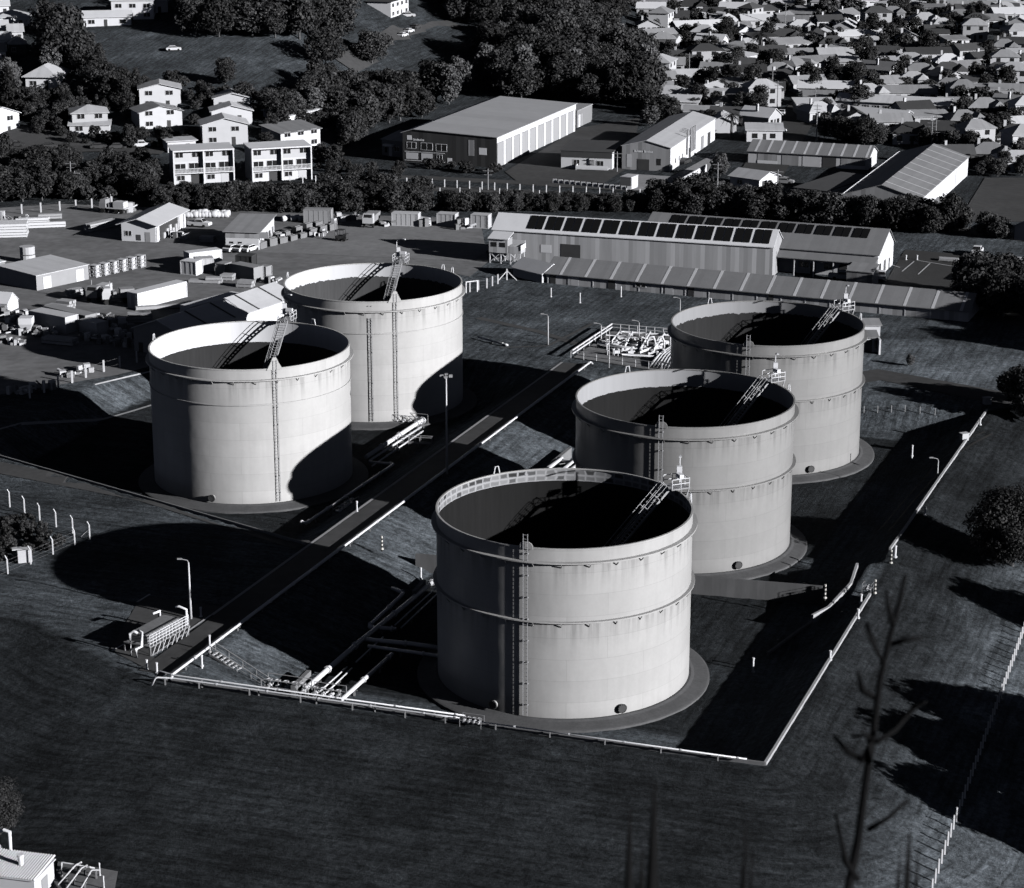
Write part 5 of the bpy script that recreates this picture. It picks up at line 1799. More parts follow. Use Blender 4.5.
bn_.add([(q.x + dx * s, q.y + dy * s, 3 + z) for z, s in ((.1, .55), (1.6, 1.15), (2.7, 1.15)) for dx, dy in ((-1, -1), (1, -1), (1, 1), (-1, 1))],
        [(0, 3, 2, 1)] + [(i, (i + 1) % 4, 4 + (i + 1) % 4, 4 + i) for i in range(4)] + [(4 + i, 4 + (i + 1) % 4, 8 + (i + 1) % 4, 8 + i) for i in range(4)] + [(8, 9, 10, 11)])
solo('hopper', 'white tapering hopper bin among the scrap at left', 'hopper', bn_, 'white_paint')
tk = thing('drum_tank', 'two stacked pale drums behind the low store', 'drums', tuple(at(28, 262)), 0)
for z in (0, 1.7):
    MB().path([(0, 0, z), (0, 0, z + 1.5)], 1.5, 16).build('drum', 'pale_paint', tk, smooth=False)
tent = building('site_tent', 'small white tent at the far left edge of the yard', 'tent', at(-6, 312), at(8, 313), 4, 1.8, rise=1.6, roof='gable', over=.1, wm='wall_white', rm='roof_white')

# ------------------------------------------------------------------ fences
def fence(label, pts, h, sp, r=.07, m='white_paint', crank=False, wires=3, name='post_fence', brace_end=False, group=None):
    T = thing(name, label, 'fence', (pts[0][0], pts[0][1], tz(pts[0][0], pts[0][1])), 0, group)
    o = T.location.copy()
    P = [Vector((p[0], p[1])) for p in pts]
    poles = []
    for a, b in zip(P, P[1:]):
        n = max(1, round((b - a).length / sp))
        for i in range(n): poles.append(a + (b - a) * i / n)
    poles.append(P[-1])
    tops = []
    one = None
    for i, p in enumerate(poles):
        z = tz(p.x, p.y)
        q = Vector((p.x, p.y, z)) - o
        if one is None:
            mb = MB().bar((0, 0, -.4), (0, 0, h), r * 2)
            if crank: mb.bar((0, 0, h - .04), (-.3, .2, h + .4), r * 1.6)
            one = mb.build('post', m, T); one.location = q
        else:
            c = one.copy(); COL.objects.link(c); c.parent = T; c.location = q
        tops.append(q)
    w = MB()
    for k in range(wires):
        z = h * (k + .7) / wires
        for a, b in zip(tops, tops[1:]): w.bar(a + Vector((0, 0, z)), b + Vector((0, 0, z)), .009)
    if w.v: w.build('wire', 'steel', T)
    if brace_end:
        d = (tops[-2] - tops[-1]).normalized()
        mb = MB().bar(tops[-1] + Vector((0, 0, h * .8)), tops[-1] + d * 2.0 + Vector((0, 0, 0)), r * 2)
        mb.build('brace', m, T)
    return T


fence('row of pale posts down the right foreground grass', PO([(932, 893), (1016, 655), (1060, 530)]), 1.45, 1.8, .07, wires=2)
fence('cranked concrete post fence behind the scrub at left', PO([(-8, 500), (10, 507), (40, 521), (90, 540)]), 2.0, 3.6, .07, crank=True, brace_end=True, wires=4)
fence('concrete post fence in front of the scrub at left', PO([(-8, 580), (8, 574), (75, 545)]), 1.9, 3.9, .07, crank=True, wires=4)
fence('white posts along the bund top by the yard', P3([(30, 398), (86, 378), (104, 372), (120, 368), (137, 363)]), 2.0, 3.6, .13, wires=2)
fence('post fence in front of the hedge below the estate', P3([(170, 203), (300, 197), (480, 196), (620, 203), (760, 214)]), 2.0, 4.6, .10, wires=3)
fence('white post fence along the estate road', P3([(290, 183), (420, 186), (520, 192), (640, 197), (720, 206)]), 1.9, 3.0, .11, wires=2)
fence('low fence rail behind the far right tank', PO([(864, 413), (905, 412), (935, 415)]), 1.1, 1.9, .05, 'steel', wires=2)
fence('short post row on the lawn edge left of the canopy', P3([(470, 292), (487, 288), (498, 284), (507, 280)]), 1.9, 2.6, .12, wires=2)
fence('post row along the top left of the yard', P3([(22, 214), (60, 211), (108, 207), (112, 206)]), 2.2, 3.4, .14, wires=2)
gd = thing('gate_frame', 'white gate frame right of the back left tank', 'gate', tuple(at(466, 293)), RAD(30))
m_ = MB()
for x in (0, 2.4): m_.bar((x, 0, -.2), (x, 0, 2.2), .18)
m_.bar((0, 0, 2.1), (2.4, 0, 2.1), .16); m_.build('frame', 'white_paint', gd)
cb = MB(); q = on(25, 562)
cb.cbox(q.x, q.y, q.z + .9, 1.7, 1.2, 1.6, .3).cbox(q.x - .9, q.y, q.z + 1.75, 1.2, .9, .12, .3).cbox(q.x, q.y, q.z + 1.72, 1.8, 1.3, .06, .3)
solo('control_cabinet', 'pale cabinet on the scrub side of the left fence', 'cabinet', cb, 'pale_paint')
# gear on the kerb walls
for (px, py), lab in (((867, 592), 'white valve stand on top of the near right kerb wall'), ((770 + 3, 446 + 0), ''), ):
    if lab: valve_set(lab, at(px, py, 3.2), A_N, 2, .6)
for (px, py), w in (((861, 603), 'near the top of the right kerb wall'), ((858, 618), 'a little lower on the right kerb wall'), ((925, 515), 'low on the far kerb wall'), ((980, 425), 'at the top of the far kerb wall'),
                    ((830, 660), 'half way down the right kerb wall')):
    post('stubby white post ' + w, at(px, py, 3), 1.1, .13, group='kerb wall posts')
for (px, py), w in (((964, 440), 'pale drum box behind the far kerb wall'), ((987, 404), 'pale low box at the head of the far kerb wall')):
    q = at(px, py, 3); solo('junction_box', w, 'box', MB().cbox(q.x, q.y, 3.5, 1.1, .8, 1.0, .4).cbox(q.x, q.y, 4.05, 1.25, .95, .1, .4), 'pale_paint')
for i, (px, py) in enumerate(((906, 260), (917, 260), (958, 264), (974, 265), (984, 265))):
    post('short pale bollard on the car park, %s from the white gable' % nth(i), at(px, py), 1.0, .14, name='bollard', cat='bollard', group='car park bollards')

# ------------------------------------------------------------------ hill houses
def house(label, a, b, D, eave, roof='gable', wm='wall_white', rm='roof_pale', rise=1.6, two=False, ops=None, name='house', cat='house', group='houses on the hill', over=.5, turn=14, **kw):
    A, B = on(*a), on(*b)
    B = A + Matrix.Rotation(RAD(turn), 3, 'Z') @ (B - A)
    L = (B - A).length
    if ops is None:
        ops = []
        fl = 2 if eave > 4.4 else 1
        for k in range(fl):
            z = .9 + 2.7 * k
            n = max(2, int(L / 4))
            for i in range(n):
                u = L * (i + .28) / n
                w_ = min(1.9, L / n * .45)
                if k == 0 and i == n // 2: ops.append(('f', u, 1.0, .05, 2.05, 'dark_door'))
                else: ops.append(('f', u, w_, z, 1.15, 'window'))
            for i in range(2): ops.append(('r', D * (.2 + .45 * i), 1.4, z, 1.1, 'window'))
    T = building(name, label, cat, A, B, D, eave, roof=roof, wm=wm, rm=rm, rise=rise, over=over, ops=ops, group=group, **kw)
    return T


def flats(label, a, b):
    A, B = on(*a), on(*b)
    L = (B - A).length; D = 7
    h = L / 2
    ops = []
    for o in (0, h):
        ops += [('f', o + .6, 1.8, 6.3, 1.2, 'window'), ('f', o + h - 2.6, 1.9, 6.3, 1.2, 'window'), ('f', o + .5, 2.4, 3.4, 1.4, 'window'), ('f', o + h * .52, 2.6, 2.9, 2.0, 'window'),
                ('f', o + .8, 1.8, .9, 1.1, 'window'), ('f', o + h - 3.0, 2.6, 0, 2.2, 'dark_door' if o == 0 else 'garage')]
        ops += [('f', o + .12, h - .24, 5.35, 2.3, 'pale_panel', .02)]
    ops += [('f', h - .18, .36, -.3, 8.1, 'band', 1.1), ('f', -.1, .3, -.3, 8.1, 'band', 1.1), ('f', L - .2, .3, -.3, 8.1, 'band', 1.1)]
    T = building('flats', label, 'flats', A, B, 7, 8.0, rise=.3, roof='skillion', over=.3, wm='wall_white', rm='roof_white', ops=ops, group='white flats on the hill')
    m = MB()
    m.box(.2, L - .2, -1.05, 0, 2.55, 2.75); m.box(-.12, L + .12, -1.3, 0, 7.82, 8.14)
    m.build('balcony_slab', 'white_paint', T)
    r = MB()
    r.bar((.2, -1.0, 3.75), (L - .2, -1.0, 3.75), .1)
    for x in np.arange(.4, L - .2, .32): r.bar((x, -1.0, 2.75), (x, -1.0, 3.75), .1)
    r.build('balustrade', 'white_paint', T)


flats('white three storey flats with balconies, the left block', (174, 184.5), (234, 181.5))
flats('white three storey flats with balconies, the right block', (252, 182), (311, 178.5))
house('pale hip roofed villa with shaded verandah, alone under trees', (26, 88), (53, 91), 14, 3.4, 'hip', rise=2.6, rm='roof_pale', over=.9)
house('two storey brick house with white bands above the hill road', (73, 133), (108, 133), 9, 5.2, 'hip', 'wall_pale', 'roof_pale', 1.4)
house('white lower storey lean-to of the banded brick house', (70, 134.5), (108, 136), 3, 2.5, 'skillion', 'wall_pale', 'roof_pale', .7)
house('two storey white house at the top of the left terrace', (140, 109), (180, 110), 9, 5.4, 'gabley', 'wall_white', 'roof_pale', 1.3)
house('gabled house directly below the top white terrace house', (140, 130), (184, 128), 9, 4.6, 'gabley', 'wall_pale', 'roof_mid', 1.4)
house('gabled house at the top of the middle terrace', (214, 110), (250, 111), 8, 3.2, 'gabley', 'wall_pale', 'roof_pale', 1.3)
house('gabled house in the middle of the middle terrace', (212, 124), (252, 125), 8, 3.4, 'gabley', 'wall_white', 'roof_pale', 1.4)
house('gabled house with garage at the foot of the middle terrace', (203, 146), (248, 147), 9, 5.4, 'gabley', 'wall_pale', 'roof_pale', 1.6)
house('two storey pale house right of the terrace, upper', (289, 126), (331, 127), 8, 3.4, 'skillion', 'wall_white', 'roof_pale', 1.0)
house('two storey pale house right of the terrace, lower', (281, 147), (327, 149), 8, 4.8, 'skillion', 'wall_white', 'roof_mid', 1.2)
house('white low garage block left of the gabled house with garage', (168, 153), (197, 152), 6, 3.0, 'flat', 'wall_white', 'roof_pale', .2)
house('broad white gabled house at the left edge', (-14, 138), (26, 130), 12, 5.4, 'gabley', 'wall_white', 'roof_white', 2.0)
house('long white two storey house at the top, left of grove', (112, 20), (152, 22), 9, 6.0, 'hip', 'wall_white', 'roof_white', 1.4)
house('long pale low house in front of the top white one', (84, 27), (130, 28), 9, 3.0, 'gable', 'wall_white', 'roof_white', 1.4)
house('pale wide roofed house right of the top white one', (140, 14), (168, 14), 9, 4.0, 'gable', 'wall_white', 'roof_pale', 1.4)
for i, (x, y, w, rf, wm, rm) in enumerate(((14, 28, 34, 'hip', 'wall_white', 'roof_pale'), (0, 38, 16, 'gable', 'wall_white', 'roof_white'), (2, 50, 18, 'gable', 'wall_white', 'roof_pale'),
                                         (16, 42, 14, 'gable', 'wall_pale', 'roof_pale'), (18, 55, 16, 'hip', 'wall_dark', 'roof_mid'), (1, 16, 16, 'gable', 'wall_white', 'roof_white'), (0, 62, 12, 'gable', 'wall_pale', 'roof_mid'))):
    house('%s roofed house in the far left cluster, %s from the front' % ({'roof_pale': 'pale', 'roof_white': 'white', 'roof_mid': 'grey'}[rm], nth([6, 4, 2, 3, 1, 5, 0][i])), (x - w / 2, y), (x + w / 2, y), 9, 3.2, rf, wm, rm)
house('white two storey house with balconies at the grassy drive top', (391, 19), (420, 19), 8, 5.6, 'flat', 'wall_white', 'roof_dark', .2)
house('grey hip roofed house at the grove top edge', (486, 23), (512, 25), 10, 3.2, 'hip', 'wall_pale', 'roof_mid', 1.8)
house('dark roofed low house left of the hip roofed one', (450, 15), (480, 18), 9, 3.0, 'gable', 'wall_grey', 'roof_mid', 1.4)
house('small white roofed house peeping over the grove', (548, 21), (562, 21), 7, 3.0, 'gable', 'wall_white', 'roof_white', 1.3)
house('small pale house behind the grove, right of the white one', (567, 24), (584, 23), 7, 3.2, 'gable', 'wall_white', 'roof_pale', 1.4)
house('low pale shed peeping over the grove right end', (612, 12), (628, 12), 6, 2.6, 'gable', 'wall_white', 'roof_white', 1.0)

# ------------------------------------------------------------------ town houses: a few kinds, then copies
def proto(kind):
    T = thing('town_house', '', 'house', (0, 0, 0), 0)
    spec = {'gable': (12, 8, 2.9, 'gable', 1.7), 'hip': (12, 9, 2.9, 'hip', 2.0), 'gabley': (9, 12, 3.0, 'gabley', 1.9), 'two': (11, 8, 5.4, 'hip', 1.8), 'long': (20, 8, 2.8, 'gable', 1.5), 'flat': (11, 9, 3.0, 'skillion', .7)}
    L, D, e, rf, ri = spec[kind]
    w = MB().box(-L / 2, L / 2, -D / 2, D / 2, -1.5, e)
    if rf == 'gable':
        w.add([(-L / 2, -D / 2, e), (-L / 2, D / 2, e), (-L / 2, 0, e + ri), (L / 2, -D / 2, e), (L / 2, D / 2, e), (L / 2, 0, e + ri)], [(0, 1, 2), (3, 4, 5)])
    if rf == 'gabley':
        w.add([(-L / 2, -D / 2, e), (L / 2, -D / 2, e), (0, -D / 2, e + ri), (-L / 2, D / 2, e), (L / 2, D / 2, e), (0, D / 2, e + ri)], [(0, 1, 2), (3, 4, 5)])
    w.build('wall', 'wall_white', T)
    o = .5
    r = MB()
    if rf == 'gable':
        k = ri / (D / 2) * o
        slab(r, [(-L / 2 - o, -D / 2 - o, e - k), (L / 2 + o, -D / 2 - o, e - k), (L / 2 + o, 0, e + ri), (-L / 2 - o, 0, e + ri)])
        slab(r, [(-L / 2 - o, 0, e + ri), (L / 2 + o, 0, e + ri), (L / 2 + o, D / 2 + o, e - k), (-L / 2 - o, D / 2 + o, e - k)])
    elif rf == 'gabley':
        k = ri / (L / 2) * o
        slab(r, [(-L / 2 - o, -D / 2 - o, e - k), (0, -D / 2 - o, e + ri), (0, D / 2 + o, e + ri), (-L / 2 - o, D / 2 + o, e - k)])
        slab(r, [(0, -D / 2 - o, e + ri), (L / 2 + o, -D / 2 - o, e - k), (L / 2 + o, D / 2 + o, e - k), (0, D / 2 + o, e + ri)])
    elif rf == 'hip':
        h = D / 2 * .95
        vs = [(-L / 2 - o, -D / 2 - o, e - .1), (L / 2 + o, -D / 2 - o, e - .1), (L / 2 + o, D / 2 + o, e - .1), (-L / 2 - o, D / 2 + o, e - .1), (-L / 2 + h, 0, e + ri), (L / 2 - h, 0, e + ri)]
        vs += [(x, y, z - .2) for x, y, z in vs[:4]]
        r.add(vs, [(0, 1, 5, 4), (1, 2, 5), (2, 3, 4, 5), (3, 0, 4), (0, 6, 7, 1), (1, 7, 8, 2), (2, 8, 9, 3), (3, 9, 6, 0), (9, 8, 7, 6)])
        if kind == 'hip':   # projecting wing
            r.add([(L / 2 - 4.6, -D / 2 - 2.6, e - .1), (L / 2 + .2, -D / 2 - 2.6, e - .1), (L / 2 + .2, -1, e - .1), (L / 2 - 4.6, -1, e - .1), (L / 2 - 2.2, -D / 2 - .6, e + 1.5), (L / 2 - 2.2, 0, e + 1.5)],
                  [(0, 1, 4), (1, 2, 5, 4), (2, 3, 5), (3, 0, 4, 5), (0, 3, 2, 1)])
    else:
        slab(r, [(-L / 2 - o, -D / 2 - o, e), (L / 2 + o, -D / 2 - o, e), (L / 2 + o, D / 2 + o, e + ri), (-L / 2 - o, D / 2 + o, e + ri)], .2)
    RO = r.build('roof', 'roof_pale', T)
    if kind in ('gable', 'hip', 'gabley'): MB().box(-L / 4 - .4, -L / 4 + .4, -.4, .4, e + ri * .5, e + ri + .9).build('chimney', 'wall_pale', RO)
    if kind == 'hip': MB().box(L / 2 - 4.2, L / 2 - .2, -D / 2 - 2.2, -D / 2 + .1, -1.5, e - .1).build('wing', 'wall_white', T)
    fl = 2 if e > 4 else 1
    n = int(L / 4)
    for k in range(fl):
        for i in range(n):
            u = -L / 2 + L * (i + .3) / n
            yy = -D / 2
            if kind == 'hip' and i == n - 1: yy = -D / 2 - 2.2
            MB().box(u, u + 1.7, yy - .05, yy + .1, .9 + 2.7 * k, 2.1 + 2.7 * k).build('window', 'glass', T)
        for i in range(2):
            v = -D / 2 + D * (.2 + .4 * i)
            MB().box(L / 2 - .1, L / 2 + .05, v, v + 1.4, .9 + 2.7 * k, 2.0 + 2.7 * k).build('window', 'glass', T)
    MB().box(-.5, .5, -D / 2 - .05, -D / 2 + .1, 0, 2.05).build('door', 'dark_paint', T)
    return T


PROTO = {k: proto(k) for k in ('gable', 'hip', 'gabley', 'two', 'long', 'flat')}
fresh = set(PROTO)
# (column, row of the wall foot, kind, roof tone, wall tone, turn)   P pale W white M grey D dark
TOWN = """647 33 gabley M W -20|650 42 long P W -10|662 55 two P D -20|704 66 two D W -25|694 86 long P W -15|738 74 gable D W -15|732 58 gable M W -20|736 94 flat M W -20|716 106 long P W -10|732 112 hip D P -20
711 50 gabley W W 60|697 35 long W W -5|725 30 gable W W 60|756 28 gable W W -20|704 41 hip P W -20|718 6 flat W W -10|787 10 gable W P -20|803 17 flat P W -10|785 44 hip D W -20|790 52 long P W -12
788 62 long M P -12|812 70 long M P -12|842 70 flat W W -20|748 80 gable D W -10|778 80 hip M W -20|806 92 gable P W -20|832 98 long W W -15|868 103 hip P W -20|858 44 long W P -10|873 50 flat W W 30|882 60 gable D P -20|815 44 gabley D P -20
876 28 two D W -15|866 78 gable M P -20|880 80 gabley M W 50|893 20 hip P W -20|925 28 hip P W -20|912 10 flat W W -20|938 38 gable D W -10|960 23 hip M P -20|972 12 long M W -20|1003 12 flat W W -20|975 42 two P W -20|1020 30 gabley W W -20
1018 46 two P W -20|908 47 gabley M W -20|916 57 long D W -8|928 63 long D W -8|910 70 hip P W -20|970 58 gable D W -15|986 66 gable D W -15|893 72 flat W W -10|920 80 hip M P -20|948 80 hip D P -20|982 92 flat D P -25|992 100 flat M P -20
908 103 long M P -20|1022 62 flat W W -15|1022 82 gable W W 40|913 119 gable D W -15|930 128 flat P W -10|985 118 hip M D -20|1012 116 gabley M P 50|963 130 hip P P -20|912 145 hip D P -20|1004 134 long P W -15|976 150 two M W -20|1016 147 hip D P -20
1018 172 hip P W -20|955 115 gable M W -20|760 128 gabley W W 40|742 124 flat M P -10|730 126 gable D D -20|764 142 flat P W -10|700 122 flat P P -10|680 112 flat W P -15|722 132 gable P W 50|655 97 flat P W -10
735 16 gable W W -20|750 14 hip M W -10|765 6 gabley W W -20|772 18 long D P -12|825 10 hip P W -20|842 4 gable M W -20|862 8 flat W W -20|880 6 gable D P -20|668 12 gable M P -20|648 10 flat M W -20|690 14 hip D P -20|676 26 gabley D W 50
940 6 gable P W -20|990 28 gable M P -20|1005 56 hip M W -20|955 50 flat M P -20|890 42 gable M P -20|845 24 gable M P 40|832 52 hip D P -20|846 84 gable D P -20|760 46 flat D P -15|770 62 gable D W -15|682 66 gable D P -20|668 74 gable M W -20
716 78 gable M P -20|765 100 gable D P -20|950 96 hip M P -20|965 78 gable M W -20|1000 80 hip D P -20|890 132 gable M P -20|942 142 gable D P -20|990 165 hip M D -20|955 166 gable D D -20|1010 100 gable M W -20|880 92 gable M W -20|855 128 gabley D P -20"""
RT = {'P': ('roof_town', 'pale'), 'W': ('roof_white', 'white'), 'M': ('roof_mid', 'grey'), 'D': ('roof_dark', 'dark')}
WT = {'P': ('wall_pale', 'pale'), 'W': ('wall_town', 'white'), 'D': ('wall_dark', 'dark')}
KW = {'gable': 'gabled', 'hip': 'hip roofed', 'gabley': 'end-on gabled', 'two': 'two storey', 'long': 'long low', 'flat': 'flat roofed'}
items = []
for ln in TOWN.replace('\n', '|').split('|'):
    x, y, k, r, w, t = ln.split()
    items.append((float(x), float(y), k, r, w, float(t)))
HOUSE_XY = []
r9 = random.Random(99)
ptsw = [on(i[0], i[1]) for i in items]
tries = 0
while len(items) < 215 and tries < 3000:
    tries += 1
    x, y = r9.uniform(645, 1030), r9.uniform(2, 165)
    if (x < 780 and y > 112) or (y > 128 and x < 905) or (y > 150 and x < 980) or abs(x - (905 - (y - 20) * 1.25)) < 12: continue
    if 830 < x < 955 and 96 < y < 132: continue
    p = on(x, y)
    if any((p.x - q.x) ** 2 + (p.y - q.y) ** 2 < 12.5 ** 2 for q in ptsw): continue
    ptsw.append(p)
    items.append((x, y, r9.choice(('gable', 'hip', 'gabley', 'flat', 'gable', 'two')), r9.choice('PWMPD'), r9.choice('WWP'), r9.choice((-20, -15, 40, -10))))
rows = {}
for it in sorted(items, key=lambda i: -i[1]):
    rows.setdefault(int((175 - it[1]) // 16), []).append(it)
for rk in sorted(rows):
    for j, (x, y, k, r, w, t) in enumerate(sorted(rows[rk])):
        p = on(x, y)
        p = p + Vector((0.1, 1, 0)) * 4
        src = PROTO[k]
        if k in fresh and r == 'P' and w == 'W':
            fresh.discard(k); o = src
        else:
            o = copy_tree(src, {'roof': RT[r][0], 'wall': WT[w][0], 'wing': WT[w][0]})
        o.location = (p.x, p.y, tz(p.x, p.y)); o.rotation_euler = (0, 0, RAD(t + rnd.choice((6, 14, 22, 34))))
        q = rnd.uniform(.74, .98); o.scale = (q, q, rnd.uniform(.95, 1.15))
        HOUSE_XY.append((p.x, p.y))
        tag(o, '%s town house with %s roof, %s row from the hedge, %s from the left' % (KW[k], RT[r][1], nth(sorted(rows).index(rk)), nth(j)), 'house', 'town houses')
for k in fresh:      # a kind never asked for in pale/white: use its first copy instead of leaving it at the origin
    for ch in list(PROTO[k].children): 
        for g2 in list(ch.children): bpy.data.objects.remove(g2)
        bpy.data.objects.remove(ch)
    bpy.data.objects.remove(PROTO[k])
building('hall', 'very long pale roofed hall in the middle of the town', 'hall', at(836, 110), at(948, 116), 9, 3.0, rise=1.5, wm='wall_white', rm='roof_pale', ops=[('f', u, 1.6, .8, 1.1, 'window') for u in range(2, 34, 3)])
building('hall', 'white walled hall just in front of the very long hall', 'hall', at(846, 124), at(902, 129), 8, 3.2, rise=1.4, wm='wall_white', rm='roof_white', ops=[('f', u, 1.4, .8, 1.2, 'window') for u in range(2, 16, 3)])

# power poles
def pole(label, p, h):
    T = thing('power_pole', label, 'power pole', tuple(p), 0, 'power poles')
    MB().path([(0, 0, -.4), (0, 0, h)], .16, 8, .11).build('pole', 'pale_bark', T)
    MB().bar((-1.2, .3, h - .5), (1.2, -.3, h - .5), .14).bar((-.9, .25, h - 1.4), (.9, -.25, h - 1.4), .12).build('crossarm', 'pale_bark', T)


for (x, y), h, w in (((768, 105), 8, 'pair on the street, left'), ((772, 96), 8, 'pair on the street, right'), ((777, 112), 9, 'by the white car on the street'), ((815, 108), 6, 'right of the dark street'), ((816, 142), 10, 'behind the row of units'),
                     ((785, 30), 10, 'far up the town'), ((689, 78), 8, 'among the houses by the grove'), ((931, 148), 7, 'leaning right behind the striped warehouse'), ((935, 146), 8, 'left behind the striped warehouse'),
                     ((777, 200), 7, 'before the row of units'), ((717, 202), 9, 'by the roadside below the pale wall'), ((506, 12), 12, 'by the hip roofed house at the top'), ((72, 196), 8, 'in the left hedge'), ((76, 197), 6, 'leaning in the left hedge'),
                     ((488, 190), 5, 'beside the estate gate'), ((844, 50), 4, 'short in the town centre'), ((617, 172), 5, 'stout between workshop and cargo box')):
    pole('timber power pole ' + w, on(x, y), h)

# ------------------------------------------------------------------ trees
def leaf_cloud(mb, c, rx, rz, n, ls, r_, shell=.55):
    for _ in range(n):
        while True:
            d = Vector((r_.uniform(-1, 1), r_.uniform(-1, 1), r_.uniform(-1, 1)))
            if .05 < d.length < 1: break
        d = d.normalized() * (shell + (1 - shell) * r_.random() ** .6)
        p = Vector(c) + Vector((d.x * rx, d.y * rx, d.z * rz))
        nrm = (d + Vector((r_.uniform(-.8, .8), r_.uniform(-.8, .8), r_.uniform(-.5, 1.0)))).normalized()
        u = nrm.cross(Vector((r_.uniform(-1, 1), r_.uniform(-1, 1), r_.uniform(-1, 1)))).normalized()
        v = nrm.cross(u)
        a = ls * r_.uniform(.6, 1.3); b = ls * r_.uniform(.4, .9)
        o = len(mb.v)
        mb.v += [tuple(p - u * a), tuple(p + v * b), tuple(p + u * a), tuple(p - v * b)]
        mb.f.append((o, o + 1, o + 2, o + 3))


def tree_proto(kind, seed, h, ls, nclump, nleaf, crown='foliage', bark='bark'):
    r_ = random.Random(seed)
    T = thing({'bush': 'bush', 'garden': 'garden_shrub', 'hedge': 'shrub', 'palm': 'palm_tree', 'cone': 'conifer'}.get(kind, 'tree'), '', 'tree', (0, 0, 0), 0)
    tr = MB(); cr = MB()
    if kind == 'palm':
        tr.path([(0, 0, -.5), (.1, 0, h * .5), (.05, .1, h * .8)], .4, 10, .3)
        for i in range(46):
            a = r_.uniform(0, 6.283); e = r_.uniform(-.5, 1.2); L = h * .42
            prev = Vector((0, 0, h * .8))
            for s in range(6):
                t = (s + 1) / 6
                nx = Vector((math.cos(a) * L * t * math.cos(e * (1 - t)), math.sin(a) * L * t * math.cos(e * (1 - t)), h * .8 + L * (math.sin(e) * t - .75 * t * t)))
                sd = Vector((-math.sin(a), math.cos(a), 0)) * .32 * (1.1 - t)
                o = len(cr.v)
                cr.v += [tuple(prev - sd), tuple(prev + sd), tuple(nx + sd * .8 - Vector((0, 0, .12))), tuple(nx - sd * .8 - Vector((0, 0, .12)))]
                cr.f.append((o, o + 1, o + 2, o + 3))
                prev = nx
    else:
        lean = (r_.uniform(-.3, .3), r_.uniform(-.3, .3))
        hb = {'round': .10, 'spread': .14, 'tall': .10, 'bush': .05, 'cone': .08, 'hedge': .04, 'garden': .04}[kind]
        rw = {'round': .42, 'spread': .62, 'tall': .27, 'bush': .75, 'cone': .3, 'hedge': .5, 'garden': .55}[kind] * h
        top = (lean[0], lean[1], h * .62)
        tr.path([(0, 0, -.6), (lean[0] * .4, lean[1] * .4, h * hb), top], .026 * h + .06, 8, .05)
        for i in range(nclump):
            t = (i + .5) / nclump
            a = i * 2.399 + r_.uniform(-.4, .4)
            if kind == 'cone':
                z = h * (.1 + .85 * t); rr = rw * (1 - t * .92) * r_.uniform(.5, 1)
                cs = rw * (.5 - .32 * t)
            else:
                zz = 1 - 2 * t
                z = h * (hb + (1 - hb) * (.5 - .42 * zz)) + r_.uniform(-.04, .04) * h
                rr = rw * math.sqrt(max(.05, 1 - (zz * .92) ** 2)) * r_.uniform(.35, .85)
                cs = h * r_.uniform(.10, .19) * (1.25 if kind in ('spread', 'bush', 'hedge', 'garden') else 1)
            c = Vector((math.cos(a) * rr, math.sin(a) * rr, z))
            if i % 3 == 0 and kind not in ('bush', 'hedge', 'garden'):
                st = Vector((lean[0] * .5, lean[1] * .5, h * (hb + .1 + .2 * r_.random())))
                tr.path([st, st.lerp(c, .5) + Vector((0, 0, .03 * h)), c], .011 * h + .03, 6, .03)
            leaf_cloud(cr, c, cs, cs * .75, nleaf, ls, r_)
    tr.build('trunk', bark, T, smooth=True)
    cr.build('crown', crown, T, fix=False)
    return T


TP = {
    'round': [tree_proto('round', 11 + i, 9, .34, 38, 85) for i in range(3)],
    'spread': [tree_proto('spread', 21 + i, 9.5, .34, 42, 85) for i in range(2)],
    'tall': [tree_proto('tall', 31, 12, .34, 40, 85)],
    'bush': [tree_proto('bush', 41 + i, 3.2, .24, 18, 70) for i in range(2)],
    'hedge': [tree_proto('hedge', 45 + i, 7, .30, 40, 80) for i in range(3)],
    'pale': [tree_proto('round', 51, 8, .34, 36, 70, 'foliage_pale')],
    'cone': [tree_proto('cone', 61, 11, .34, 40, 60, 'foliage_dark')],
    'palm': [tree_proto('palm', 71, 8, .4, 0, 0)],
    'garden': [tree_proto('garden', 101 + i, 5, .26, 26, 75) for i in range(3)],
    'near': [tree_proto('spread', 81, 9.5, .17, 110, 260, 'foliage_dark')],
    'caster': [tree_proto('round', 91 + i, 15.5, .42, 95, 170, 'foliage_dark') for i in range(2)],
}
tused = set()
TREES = []
DESC = {'round': 'dark rounded tree', 'spread': 'dark spreading tree', 'tall': 'dark upright tree', 'bush': 'low dark bush', 'hedge': 'dense dark shrub', 'garden': 'dark garden shrub', 'pale': 'paler feathery tree', 'cone': 'dark conical tree', 'palm': 'stubby palm tree', 'near': 'dense dark tree', 'caster': 'tall dark tree'}


def tree(kind, p, s=1.0, label=None, place='', group='trees'):
    pl = TP[kind]
    i = rnd.randrange(len(pl))
    src = pl[i]
    if src.name not in tused:
        tused.add(src.name); o = src
    else:
        o = copy_tree(src)
    o.location = (p.x, p.y, tz(p.x, p.y)); o.rotation_euler = (0, 0, rnd.uniform(0, 6.28))
    o.scale = (s * rnd.uniform(.9, 1.15), s * rnd.uniform(.9, 1.15), s * rnd.uniform(.88, 1.15))
    o['category'] = {'bush': 'bush', 'hedge': 'shrub', 'garden': 'garden shrub'}.get(kind, 'tree')
    o['group'] = group
    if label: o['label'] = label
    else: TREES.append((o, DESC[kind], place))
    return o


